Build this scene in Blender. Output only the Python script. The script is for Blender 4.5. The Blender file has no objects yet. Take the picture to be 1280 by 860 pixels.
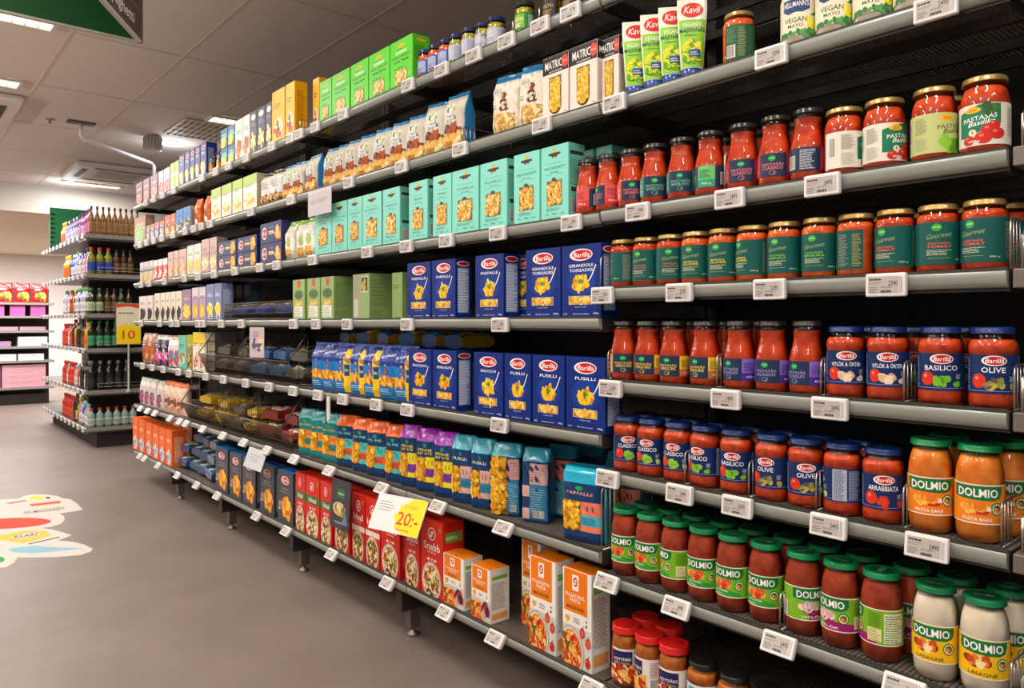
import bpy, bmesh, math, random
from mathutils import Vector, Matrix
from mathutils.geometry import tessellate_polygon
SC = bpy.context.scene
COL = SC.collection
PI = math.pi
# ------------------------------------------------------------------ camera
FPX = 932.0; YAW = math.radians(40.3); SN = math.sin(YAW); CS = math.cos(YAW)
CAMZ = 1.12
cam_d = bpy.data.cameras.new('camera'); cam = bpy.data.objects.new('camera', cam_d); COL.objects.link(cam)
cam.location = (0, 0, CAMZ); cam.rotation_euler = (PI/2, 0, -YAW)
cam_d.sensor_width = 36; cam_d.lens = 36*FPX/1280; cam_d.shift_y = -27/1280; cam_d.clip_start = .02; cam_d.clip_end = 80
SC.camera = cam
# ------------------------------------------------------------------ world, exposure, lights
SC.view_settings.view_transform = 'Standard'; SC.view_settings.look = 'None'
SC.view_settings.gamma = 1; SC.view_settings.use_curve_mapping = False
SC.view_settings.exposure = -.10
w = bpy.data.worlds.new('world'); SC.world = w; w.use_nodes = True
w.node_tree.nodes['Background'].inputs[0].default_value = (1, .93, .88, 1)
w.node_tree.nodes['Background'].inputs[1].default_value = .35
def area(name, loc, sx, sy, power, col=(1, .93, .84), rot=(0, 0, 0)):
    l = bpy.data.lights.new(name, 'AREA'); l.shape = 'RECTANGLE'; l.size = sx; l.size_y = sy; l.energy = power; l.color = col
    o = bpy.data.objects.new(name, l); COL.objects.link(o); o.location = loc; o.rotation_euler = rot
    return o
CEIL = 2.75
TROFFERS = [(.42, y) for y in (-1.3, -.1, 1.1, 2.3, 3.5, 4.72, 6.05, 7.5)] + [(2.3, 6.05), (.42, 9.0), (1.9, 9.9)]
for x, y in TROFFERS:
    area('ceiling_lamp_light', (x, y, CEIL-.035), .60, .16, 17)
for x, y in [(-1.6, y) for y in (-1.5, .5, 2.5, 4.5, 6.5)]:
    area('ceiling_lamp_light', (x, y, CEIL-.035), 1.2, .25, 22)
area('gondola_uplight', (-1.5, 4.0, 2.05), .25, 11.0, 215, (1, .90, .84), (PI, 0, 0))  # added unseen uplight that brightens the ceiling; no gondola is built under it
area('added_far_fill', (.8, 11.2, 2.38), 2.5, .6, 150, (1, .96, .95))  # added lamp without a fixture, brightens the far end
area('added_far_fill', (.9, 14.2, 2.38), 5.0, 1.0, 430, (1, .94, .90))  # second added lamp, also no fixture, whitens the area by the far wall
area('cross_aisle_light', (.2, 8.6, CEIL-.035), 1.4, .3, 45, (1, .96, .93))

# ------------------------------------------------------------------ projection of the shelf plan
def Ypx(px, X):
    u = (px-640)/FPX
    return X*(CS-u*SN)/(SN+u*CS)
def Xpx(px, Y):
    u = (px-640)/FPX
    return Y*(SN+u*CS)/(CS-u*SN)
def Zpy(px, py, X):
    u = (px-640)/FPX
    return CAMZ+(403-py)/FPX*X/(SN+u*CS)
def floorpt(px, py, z=0.0):
    u = (px-640)/FPX; v = (403-py)/FPX; t = (z-CAMZ)/v
    return (t*(SN+u*CS), t*(CS-u*SN))

# ------------------------------------------------------------------ materials
def s2l(c): return c/12.92 if c <= .04045 else ((c+.055)/1.055)**2.4
def hexc(h):
    h = h.lstrip('#'); return tuple(s2l(int(h[i:i+2], 16)/255) for i in (0, 2, 4))
_M = {}
def M(h, rough=.45, metal=0.0, coat=0.0, emit=0.0):
    k = (h, rough, metal, coat, emit)
    if k in _M: return _M[k]
    m = bpy.data.materials.new('paint_'+h.strip('#')); m.use_nodes = True
    b = m.node_tree.nodes['Principled BSDF']; c = hexc(h)
    b.inputs['Base Color'].default_value = (*c, 1); b.inputs['Roughness'].default_value = rough
    b.inputs['Metallic'].default_value = metal; b.inputs['Specular IOR Level'].default_value = .3; b.inputs['Coat Weight'].default_value = coat
    b.inputs['Coat Roughness'].default_value = .08
    if emit: b.inputs['Emission Color'].default_value = (*c, 1); b.inputs['Emission Strength'].default_value = emit
    _M[k] = m; return m
def noisy(name, h1, h2, scale=8, rough=.4, coat=0, detail=3, bump=0, stretch=None, metal=0):
    if name in _M: return _M[name]
    m = bpy.data.materials.new(name); m.use_nodes = True; nt = m.node_tree; N = nt.nodes; L = nt.links
    b = N['Principled BSDF']; tc = N.new('ShaderNodeTexCoord'); mp = N.new('ShaderNodeMapping')
    if stretch: mp.inputs['Scale'].default_value = stretch
    n = N.new('ShaderNodeTexNoise'); n.inputs['Scale'].default_value = scale; n.inputs['Detail'].default_value = detail
    r = N.new('ShaderNodeValToRGB'); r.color_ramp.elements[0].position = .35; r.color_ramp.elements[1].position = .65
    r.color_ramp.elements[0].color = (*hexc(h1), 1); r.color_ramp.elements[1].color = (*hexc(h2), 1)
    L.new(tc.outputs['Object'], mp.inputs[0]); L.new(mp.outputs[0], n.inputs['Vector']); L.new(n.outputs[0], r.inputs[0])
    L.new(r.outputs[0], b.inputs['Base Color']); b.inputs['Roughness'].default_value = rough; b.inputs['Specular IOR Level'].default_value = .3
    b.inputs['Coat Weight'].default_value = coat; b.inputs['Metallic'].default_value = metal
    if bump:
        bp = N.new('ShaderNodeBump'); bp.inputs['Strength'].default_value = bump; bp.inputs['Distance'].default_value = .002
        L.new(n.outputs[0], bp.inputs['Height']); L.new(bp.outputs[0], b.inputs['Normal'])
    _M[name] = m; return m
def glass_mat(name='jar_glass', tint=(1, 1, 1), gloss=1.0):
    if name in _M: return _M[name]
    m = bpy.data.materials.new(name); m.use_nodes = True; nt = m.node_tree; N = nt.nodes; L = nt.links
    N.remove(N['Principled BSDF'])
    t = N.new('ShaderNodeBsdfTransparent'); t.inputs[0].default_value = (*tint, 1)
    g = N.new('ShaderNodeBsdfGlossy'); g.inputs['Roughness'].default_value = .05; g.inputs[0].default_value = (gloss, gloss, gloss, 1)
    f = N.new('ShaderNodeFresnel'); f.inputs[0].default_value = 1.45; mx = N.new('ShaderNodeMixShader')
    L.new(f.outputs[0], mx.inputs[0]); L.new(t.outputs[0], mx.inputs[1]); L.new(g.outputs[0], mx.inputs[2])
    L.new(mx.outputs[0], N['Material Output'].inputs[0]); _M[name] = m; return m
def perforated():
    if 'perf' in _M: return _M['perf']
    m = bpy.data.materials.new('perforated_steel'); m.use_nodes = True; nt = m.node_tree; N = nt.nodes; L = nt.links
    b = N['Principled BSDF']; b.inputs['Base Color'].default_value = (*hexc('#7a7068'), 1); b.inputs['Roughness'].default_value = .42
    b.inputs['Metallic'].default_value = .35
    tc = N.new('ShaderNodeTexCoord'); sp = N.new('ShaderNodeSeparateXYZ'); L.new(tc.outputs['Object'], sp.inputs[0])
    def wave(sock):
        a = N.new('ShaderNodeMath'); a.operation = 'MULTIPLY'; a.inputs[1].default_value = 2*PI/.0095; L.new(sock, a.inputs[0])
        c = N.new('ShaderNodeMath'); c.operation = 'COSINE'; L.new(a.outputs[0], c.inputs[0]); return c.outputs[0]
    ad = N.new('ShaderNodeMath'); ad.operation = 'ADD'; L.new(wave(sp.outputs[0]), ad.inputs[0]); L.new(wave(sp.outputs[1]), ad.inputs[1])
    gt = N.new('ShaderNodeMath'); gt.operation = 'GREATER_THAN'; gt.inputs[1].default_value = .75; L.new(ad.outputs[0], gt.inputs[0])
    t = N.new('ShaderNodeBsdfTransparent'); mx = N.new('ShaderNodeMixShader')
    L.new(gt.outputs[0], mx.inputs[0]); L.new(b.outputs[0], mx.inputs[1]); L.new(t.outputs[0], mx.inputs[2])
    L.new(mx.outputs[0], N['Material Output'].inputs[0]); _M['perf'] = m; return m
SAUCE = lambda k='tomato': {
    'tomato': noisy('tomato_sauce', '#d03a0a', '#e65c18', 60, .6, 0, 4, .4),
    'orange': noisy('orange_sauce', '#ea5610', '#fa8428', 60, .6, 0, 4, .4),
    'dark': noisy('dark_tomato_sauce', '#ae3a16', '#c85224', 55, .6, 0, 4, .4),
    'bake': noisy('cream_tomato_sauce', '#f88c1c', '#ffae3c', 40, .6, 0, 3, .3),
    'white': noisy('white_sauce', '#fff2d8', '#fff8e8', 30, .6, 0, 2, .1),
    'pesto': noisy('pesto_sauce', '#8d8a14', '#d6c332', 90, .6, 0, 4, .4),
    'brown': noisy('brown_sauce', '#c06418', '#e08a2a', 55, .6, 0, 4, .4)}[k]

# ------------------------------------------------------------------ objects
def prop(o, label=None, cat=None, group=None, kind=None):
    if label: o['label'] = label
    if cat: o['category'] = cat
    if group: o['group'] = group
    if kind: o['kind'] = kind
    return o
def empty(name, loc=(0, 0, 0), rz=0):
    o = bpy.data.objects.new(name, None); COL.objects.link(o); o.location = loc; o.rotation_euler = (0, 0, rz); o.empty_display_size = .05
    return o
class MB:
    """collects polygons with materials"""
    def __init__(s): s.v = []; s.f = []; s.m = []; s.mats = []; s.sm = []
    def mi(s, m):
        if m not in s.mats: s.mats.append(m)
        return s.mats.index(m)
    def add(s, vs, fs, m, smooth=False):
        o = len(s.v); s.v += [tuple(v) for v in vs]; i = s.mi(m)
        for f in fs: s.f.append([o+k for k in f]); s.m.append(i); s.sm.append(smooth)
    def box(s, x0, y0, z0, x1, y1, z1, m):
        v = [(x, y, z) for x in (x0, x1) for y in (y0, y1) for z in (z0, z1)]
        s.add(v, [(0, 1, 3, 2), (4, 6, 7, 5), (0, 4, 5, 1), (2, 3, 7, 6), (0, 2, 6, 4), (1, 5, 7, 3)], m)
    def bbox(s, x0, y0, z0, x1, y1, z1, m, b=.002):
        """box with chamfered edges"""
        bm = bmesh.new(); bmesh.ops.create_cube(bm, size=1)
        for v in bm.verts: v.co = Vector(((x0+x1)/2+v.co.x*(x1-x0), (y0+y1)/2+v.co.y*(y1-y0), (z0+z1)/2+v.co.z*(z1-z0)))
        bmesh.ops.bevel(bm, geom=list(bm.edges), offset=b, segments=2, profile=.5, affect='EDGES')
        bm.verts.index_update(); s.add([v.co for v in bm.verts], [[v.index for v in f.verts] for f in bm.faces], m, False); bm.free()
    def lathe(s, prof, m, n=32, cx=0, cy=0, smooth=True, caps=True):
        o = len(s.v); i = s.mi(m)
        for r, z in prof:
            for k in range(n):
                a = 2*PI*k/n; s.v.append((cx+r*math.cos(a), cy+r*math.sin(a), z))
        for j in range(len(prof)-1):
            for k in range(n):
                k2 = (k+1) % n
                s.f.append([o+j*n+k, o+j*n+k2, o+(j+1)*n+k2, o+(j+1)*n+k]); s.m.append(i); s.sm.append(smooth)
        if caps:
            s.f.append([o+k for k in reversed(range(n))]); s.m.append(i); s.sm.append(False)
            s.f.append([o+(len(prof)-1)*n+k for k in range(n)]); s.m.append(i); s.sm.append(False)
    def tube(s, pts, r, m, n=6):
        pts = [Vector(p) for p in pts]; o = len(s.v); i = s.mi(m)
        for j, p in enumerate(pts):
            d = (pts[min(j+1, len(pts)-1)]-pts[max(j-1, 0)]).normalized()
            up = Vector((0, 0, 1)) if abs(d.z) < .9 else Vector((1, 0, 0))
            a = d.cross(up).normalized(); b = d.cross(a).normalized()
            for k in range(n):
                t = 2*PI*k/n; s.v.append(tuple(p+a*r*math.cos(t)+b*r*math.sin(t)))
        for j in range(len(pts)-1):
            for k in range(n):
                k2 = (k+1) % n; s.f.append([o+j*n+k, o+j*n+k2, o+(j+1)*n+k2, o+(j+1)*n+k]); s.m.append(i); s.sm.append(True)
        s.f.append([o+k for k in reversed(range(n))]); s.m.append(i); s.sm.append(False)
        s.f.append([o+(len(pts)-1)*n+k for k in range(n)]); s.m.append(i); s.sm.append(False)
    def xprism(s, prof, y0, y1, m, smooth=False):
        """profile in (x,z), extruded along y"""
        n = len(prof); v = [(x, y0, z) for x, z in prof]+[(x, y1, z) for x, z in prof]
        s.add(v, [[k, (k+1) % n, n+(k+1) % n, n+k] for k in range(n)], m, smooth)
        s.add(v, [list(range(n)), list(reversed(range(n, 2*n)))], m)
    def build(s, name, parent=None):
        me = bpy.data.meshes.new(name); me.from_pydata(s.v, [], s.f)
        for m in s.mats: me.materials.append(m)
        me.polygons.foreach_set('material_index', s.m); me.polygons.foreach_set('use_smooth', s.sm); me.update()
        o = bpy.data.objects.new(name, me); COL.objects.link(o)
        if parent: o.parent = parent
        return o
def copy_tree(o, parent=None):
    c = o.copy(); COL.objects.link(c); c.parent = parent
    for ch in o.children: copy_tree(ch, c)
    return c

# ------------------------------------------------------------------ printed artwork
_T = {}
def textgeo(s, bold=True):
    if (s, bold) in _T: return _T[(s, bold)]
    cu = bpy.data.curves.new('t', 'FONT'); cu.body = s; cu.resolution_u = 2
    if bold: cu.offset = .010
    o = bpy.data.objects.new('t', cu); COL.objects.link(o)
    me = bpy.data.meshes.new_from_object(o.evaluated_get(bpy.context.evaluated_depsgraph_get()))
    vs = [(v.co.x, v.co.y) for v in me.vertices]; fs = [list(p.vertices) for p in me.polygons]
    bpy.data.objects.remove(o); bpy.data.curves.remove(cu); bpy.data.meshes.remove(me)
    if vs:
        x0 = min(v[0] for v in vs); x1 = max(v[0] for v in vs); y0 = min(v[1] for v in vs); y1 = max(v[1] for v in vs)
        vs = [((x-x0)/(x1-x0)-.5, (y-y0)/(y1-y0)-.5) for x, y in vs]
    _T[(s, bold)] = (vs, fs); return vs, fs
def clip(poly, ax, lo, hi):
    for c, sg in ((lo, 1), (hi, -1)):
        out = []
        for i in range(len(poly)):
            a = poly[i]; b = poly[(i+1) % len(poly)]; da = sg*(a[ax]-c); db = sg*(b[ax]-c)
            if da >= 0: out.append(a)
            if (da > 0 > db) or (da < 0 < db):
                t = da/(da-db); out.append((a[0]+t*(b[0]-a[0]), a[1]+t*(b[1]-a[1])))
        poly = out
        if len(poly) < 3: return []
    return poly
def cutup(poly, ax, step):
    lo = min(p[ax] for p in poly); hi = max(p[ax] for p in poly)
    i0 = math.floor(lo/step+1e-6); i1 = math.ceil(hi/step-1e-6)
    if i1-i0 <= 1: return [poly]
    return [q for q in (clip(poly, ax, i*step, (i+1)*step) for i in range(i0, i1)) if q]
class Art:
    def __init__(s): s.it = []; s.z = .0003
    def put(s, polys, c, dz=.00003):
        if isinstance(c, str): c = M(c, .4)
        s.it.append((polys, c, s.z)); s.z += dz; return s
    def rect(s, x0, y0, x1, y1, c): return s.put([[(x0, y0), (x1, y0), (x1, y1), (x0, y1)]], c)
    def ell(s, cx, cy, rx, ry, c, n=24, rot=0, dz=.00003):
        cr, sr = math.cos(rot), math.sin(rot); p = []
        for k in range(n):
            a = 2*PI*k/n; x = rx*math.cos(a); y = ry*math.sin(a); p.append((cx+x*cr-y*sr, cy+x*sr+y*cr))
        return s.put([p], c, dz)
    def poly(s, pts, c):
        tri = tessellate_polygon([[Vector((x, y, 0)) for x, y in pts]])
        return s.put([[pts[i] for i in t] for t in tri], c)
    def text(s, t, cx, cy, w, h, c, bold=True, shear=0, slope=0):
        vs, fs = textgeo(t, bold)
        P = [(cx+x*w+y*h*shear, cy+y*h+x*w*slope) for x, y in vs]
        return s.put([[P[i] for i in f] for f in fs], c)
    def lines(s, x0, y0, x1, y1, c, rows, seed=0, fill=.5):
        r = random.Random(seed); dy = (y1-y0)/rows; ps = []
        for k in range(rows):
            x = x0; y = y1-(k+1)*dy; end = x0+(x1-x0)*r.uniform(.65, 1)
            while x < end:
                ww = min((x1-x0)*r.uniform(.06, .25), end-x); ps.append([(x, y), (x+ww, y), (x+ww, y+dy*fill), (x, y+dy*fill)]); x += ww+(x1-x0)*.025
        return s.put(ps, c)
    def barcode(s, x0, y0, x1, y1, seed=0):
        s.rect(x0, y0, x1, y1, '#f0ece6'); r = random.Random(seed); x = x0+.001; ps = []
        while x < x1-.0015:
            ww = r.choice((.0004, .0007, .001)); ps.append([(x, y0+.0015), (x+ww, y0+.0015), (x+ww, y1-.001), (x, y1-.001)]); x += ww+r.choice((.0005, .0008))
        return s.put(ps, '#26221f')
    def blobs(s, cx, cy, rx, ry, n, cols, sz, seed=0, asp=2.2, box=False):
        r = random.Random(seed)
        for k in range(n):
            if box: x = cx+rx*r.uniform(-1, 1); y = cy+ry*r.uniform(-1, 1)
            else:
                a = r.uniform(0, 2*PI); q = math.sqrt(r.random()); x = cx+rx*q*math.cos(a); y = cy+ry*q*math.sin(a)
            b = sz*r.uniform(.6, 1.2)
            s.ell(x, y, b*r.uniform(1, asp)*.6, b*.55, r.choice(cols), 8, r.uniform(0, PI), .000008)
        s.z += .00002; return s
    def window(s, x0, y0, x1, y1, seed=0, cols=None, back='#b8863a', sz=.007, n=None):
        cols = cols or ['#f0c25a', '#e2a63c', '#f7d88a', '#c98a2c']
        s.rect(x0, y0, x1, y1, back); e = sz*.55
        n = n or int((x1-x0)*(y1-y0)/(sz*sz)*2.2)
        return s.blobs((x0+x1)/2, (y0+y1)/2, (x1-x0)/2-e, (y1-y0)/2-e, n, cols, sz, seed, 2.4, True)
    def emit(s, mb, fn, sx=None, sy=None, box=None):
        for polys, m, z in s.it:
            out = []
            for p in polys:
                if box:
                    p = clip(p, 0, box[0], box[2]); p = clip(p, 1, box[1], box[3]) if p else p
                    if not p: continue
                q = [p]
                if sx: q = [b for a in q for b in cutup(a, 0, sx)]
                if sy: q = [b for a in q for b in cutup(a, 1, sy)]
                out += q
            vs = []; fs = []
            for p in out:
                fs.append(list(range(len(vs), len(vs)+len(p)))); vs += [fn(x, y, z) for x, y in p]
            if fs: mb.add(vs, fs, m)
        return mb
def on_front(y0=0): return lambda x, y, z: (x, y0-z, y)
def on_right(X, yc): return lambda x, y, z: (X+z, yc+x, y)       # side seen from +x
def on_left(X, yc): return lambda x, y, z: (X-z, yc-x, y)
def on_cyl(R, z0): return lambda x, y, z: ((R+z)*math.sin(x/R), -(R+z)*math.cos(x/R), z0+y)
PASTA = ['#f0c25a', '#e2a63c', '#f7d88a', '#c98a2c']

# ------------------------------------------------------------------ cartons
def carton(name, w, d, h, side, art, top=None, sideart=None, parts=()):
    """closed cardboard box, front at y=0; parts = [(name, art)] pictures and windows that are parts of their own"""
    mb = MB(); c = M(side, .4); mb.bbox(-w/2, 0, 0, w/2, d, h, c, .0008)
    if top: mb.add([(-w/2+.001, .001, h+.0003), (w/2-.001, .001, h+.0003), (w/2-.001, d-.001, h+.0003), (-w/2+.001, d-.001, h+.0003)], [(0, 1, 2, 3)], M(top, .4))
    mb.add([(-w/2+.002, d*.5, h+.0006), (w/2-.002, d*.5, h+.0006), (w/2-.002, d*.5+.0008, h+.0006), (-w/2+.002, d*.5+.0008, h+.0006)], [(0, 1, 2, 3)], M('#50483f', .6))
    bx = (-w/2+.0008, .0008, w/2-.0008, h-.0008); art.emit(mb, on_front(), None, None, bx)
    if sideart: sideart.emit(mb, on_right(w/2, d/2)); sideart.emit(mb, on_left(-w/2, d/2))
    o = mb.build(name)
    for pn, pa in parts:
        p = MB(); pa.emit(p, on_front(-.0011), None, None, bx); p.build(pn, o)
    return o
def nutrition(d, h, bg='#eef0f4', ink='#20242c', seed=1, lo=.1, hi=.85):
    a = Art()
    if bg: a.rect(-d*.36, h*lo, d*.36, h*hi, bg)
    a.lines(-d*.33, h*(lo+.02), d*.33, h*(hi-.01), ink, 26, seed, .45); return a
def barilla_logo(a, cx, cy, w, h):
    a.ell(cx, cy, w/2, h/2, '#f4efec', 28); a.ell(cx+w*.03, cy, w*.43, h*.40, '#c8141e', 28)
    a.text('Barilla', cx+w*.03, cy, w*.72, h*.42, '#fbf4ee', True, .2)
def fork(a, x, y, L):
    pts = [(x+L*t, y+L*1.25*t**1.7) for t in [k/8 for k in range(9)]]; q = [(px+L*.09, py-L*.03) for px, py in reversed(pts)]
    a.poly(pts+q, '#e9edf4'); a.ell(x+L*.05, y-L*.05, L*.12, L*.26, '#e9edf4', 10)
def barilla_box(key, titles, w=.146, h=.192, base='#08297a', seed=1):
    def f():
        d = .062; a = Art(); W = w/2
        a.rect(-W+.001, .001, W-.001, h-.001, base)
        a.ell(0, h*.5, w*.36, h*.2, M('#0b3a94', .4), 28)
        barilla_logo(a, 0, h*.86, w*.58, h*.165)
        for k, t in enumerate(titles): a.text(t, 0, h*(.715-.065*k), w*min(.62, .075*len(t)), h*.042, '#f2f2f2')
        fork(a, w*.10, h*.47, w*.26)
        a.blobs(0, h*.47, w*.17, h*.085, 54, ['#f6c227', '#eda21c', '#ffd94a', '#f6c227', '#e8b020', '#d9801a'], .0115, seed, 2.4); a.blobs(w*.02, h*.51, w*.05, h*.02, 4, ['#5a9a2c', '#3f8020'], .009, seed)
        a.text('ITALIA 1877', 0, h*.15, w*.3, h*.014, '#d8dcea'); a.text('MASTERS OF PASTA', 0, h*.055, w*.4, h*.016, '#d8dcea'); a.text('500g', w*.38, h*.06, w*.13, h*.03, '#f2f2f2'); a.text('AL DENTE', -w*.4, h*.055, w*.1, h*.02, '#d8dcea')
        win = Art(); win.rect(-w*.31, h*.185, w*.31, h*.30, '#dfe3ea'); win.window(-w*.30, h*.19, w*.30, h*.295, seed+3, ['#f2c14c', '#e9b13a', '#f8d87a', '#c48a2a', '#f5cd62'], '#a8742c', .009)
        s = nutrition(d, h, '#8a9ac4', '#e8ecf6', seed); s.ell(0, h*.92, d*.4, h*.045, '#f4efec'); s.ell(0, h*.92, d*.34, h*.034, '#c8141e')
        return carton('pasta_box', w, d, h, base, a, base, s, [('window', win)])
    return f
def teal_box(title, seed=1, w=.116, h=.203):
    def f():
        d = .062; a = Art(); W = w/2; dk = '#1c4a48'
        a.rect(-W+.001, .001, W-.001, h-.001, '#86dccc')
        a.poly([(-w*.22, h*.87), (-w*.2, h*.9), (-w*.07, h*.9), (0, h*.915), (w*.07, h*.9), (w*.2, h*.9), (w*.22, h*.87), (w*.12, h*.865), (w*.08, h*.84), (-w*.08, h*.84), (-w*.12, h*.865)], '#41352f')
        a.ell(0, h*.93, w*.075, h*.03, '#e8b01c', 14); a.rect(-w*.035, h*.81, w*.035, h*.85, '#f0ece4'); a.rect(w*.012, h*.815, w*.035, h*.848, '#b83a2c'); a.rect(-w*.035, h*.815, -w*.012, h*.848, '#2f7a3c')
        a.rect(-w*.3, h*.762, w*.3, h*.765, dk); a.text(title, 0, h*.70, w*min(.72, .085*len(title)), h*.036, dk, False); a.text('Zuccato', 0, h*.645, w*.3, h*.024, dk, False, .3)
        a.rect(-w*.3, h*.615, -w*.1, h*.618, dk); a.rect(w*.1, h*.615, w*.3, h*.618, dk)
        a.text('500 g', -w*.28, h*.085, w*.12, h*.02, dk); a.text('TEMPO', 0, h*.085, w*.18, h*.018, dk); a.text('12 min', w*.28, h*.085, w*.14, h*.02, dk)
        a.lines(-w*.3, h*.13, w*.3, h*.175, dk, 3, seed, .25)
        win = Art(); win.window(-w*.27, h*.2, w*.27, h*.53, seed, ['#eec65e', '#e0a83e', '#f6dc94', '#b97a26', '#d89a34'], '#7c5426', .0075)
        win.ell(0, h*.54, w*.08, h*.028, '#4d4138', 14)
        s = Art(); s.rect(-d*.45, h*.005, d*.45, h*.995, '#74cbbb'); s.rect(-d*.4, h*.85, d*.4, h*.90, '#41352f'); s.lines(-d*.4, h*.45, d*.4, h*.8, dk, 16, seed, .3); s.rect(-d*.35, h*.36, d*.35, h*.42, '#2d4b48'); s.barcode(-d*.35, h*.08, d*.35, h*.27, seed)
        return carton('pasta_box', w, d, h, '#7fd6c6', a, '#86dccc', s, [('window', win)])
    return f
def green_box(seed=1, w=.138, h=.17):
    def f():
        d = .07; a = Art(); W = w/2; dk = '#14512c'
        a.rect(-W+.001, .001, W-.001, h-.001, '#5ed62e')
        a.ell(0, h*.86, w*.17, h*.03, '#f4c21e', 16); a.ell(0, h*.885, w*.09, h*.03, '#f4c21e', 14); a.text('ZETA', 0, h*.86, w*.2, h*.03, '#b4300f')
        a.lines(-w*.2, h*.79, w*.2, h*.81, dk, 1, seed, .5); a.rect(-w*.24, h*.71, w*.24, h*.765, '#d5f5c2'); a.text('PASTA DI', 0, h*.737, w*.4, h*.03, '#3f9a2a')
        a.text('FUSILLI BUCATI', 0, h*.645, w*.8, h*.055, dk); 
        for k in (-3, -2, -1, 1, 2, 3): a.ell(k*w*.095, h*.545, w*.045, h*.016, dk, 10)
        a.ell(0, h*.545, w*.05, h*.035, dk, 12); a.ell(0, h*.545, w*.03, h*.02, '#c9efb0', 12)
        a.lines(-w*.32, h*.40, w*.32, h*.43, dk, 1, seed, .5); a.text('500 g', w*.3, h*.045, w*.15, h*.028, dk)
        win = Art(); win.window(-w*.26, h*.09, w*.26, h*.36, seed, ['#f2d48e', '#e6bd68', '#f8e4b0', '#c98f3c'], '#a8742c', .0085)
        s = Art(); s.lines(-d*.38, h*.5, d*.38, h*.8, '#1f7a30', 12, seed, .4); s.ell(0, h*.9, d*.3, h*.03, '#f4c21e'); s.barcode(-d*.3, h*.06, d*.3, h*.25, 3)
        return carton('pasta_box', w, d, h, '#58cf2a', a, '#4cbf24', s, [('window', win)])
    return f
def matric_box(w=.13, h=.17, seed=4):
    def f():
        d = .075; a = Art(); W = w/2
        a.rect(-W+.001, .001, W-.001, h-.001, '#ecdcd0'); a.rect(-W+.001, h*.72, W-.001, h-.001, '#262225')
        a.text('MATRIC', -w*.07, h*.86, w*.66, h*.13, '#f4efe9'); a.ell(w*.37, h*.86, w*.13, h*.10, '#d8402c'); a.text('PASTA', w*.37, h*.86, w*.17, h*.03, '#f6d8cc')
        a.text('GIGLI PRINOVE', 0, h*.75, w*.5, h*.025, '#ece4dc'); a.text('500g', w*.38, h*.07, w*.12, h*.025, '#4a4240')
        win = Art(); win.ell(0, h*.2, w*.235, h*.135, '#4a3c22'); win.rect(-w*.235, h*.2, w*.235, h*.66, '#4a3c22'); win.window(-w*.21, h*.14, w*.21, h*.64, seed, ['#f0c23a', '#e2a828', '#f8da6a', '#caa02c'], '#d39a2a', .007)
        win.ell(0, h*.125, w*.12, h*.04, '#e2a828')
        s = Art(); s.rect(-d*.49, h*.72, d*.49, h*.995, '#262225'); s.text('MATRIC', 0, h*.86, d*.8, h*.1, '#f4efe9'); s.lines(-d*.42, h*.1, d*.42, h*.68, '#8d8078', 24, 5, .35)
        return carton('pasta_box', w, d, h, '#e2d2c6', a, '#262225', s, [('window', win)])
    return f
def crest(a, cx, cy, w, h, bg='#f3ece2', fg='#c81e16'):
    a.ell(cx, cy, w/2, h/2, bg, 22); a.ell(cx, cy, w*.4, h*.42, fg, 22); a.ell(cx+w*.05, cy+h*.08, w*.17, h*.15, bg, 12); a.ell(cx-w*.04, cy-h*.1, w*.22, h*.16, bg, 12, .5); a.ell(cx+w*.05, cy-h*.02, w*.1, h*.08, fg, 10)
def bowl(a, cx, cy, r, seed, rim='#cfcbc4', cols=None, asp=1.0):
    a.ell(cx, cy, r, r*asp, rim, 30); a.ell(cx, cy, r*.9, r*.9*asp, '#e9e3da', 30); a.ell(cx, cy, r*.84, r*.84*asp, '#c9853a', 26)
    a.blobs(cx, cy, r*.76, r*.76*asp, 90, cols or ['#eebb55', '#e8a038', '#c83a1c', '#b32a18', '#3f6b22', '#f3d08a', '#8a4a1c'], r*.20, seed, 2.0)
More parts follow.
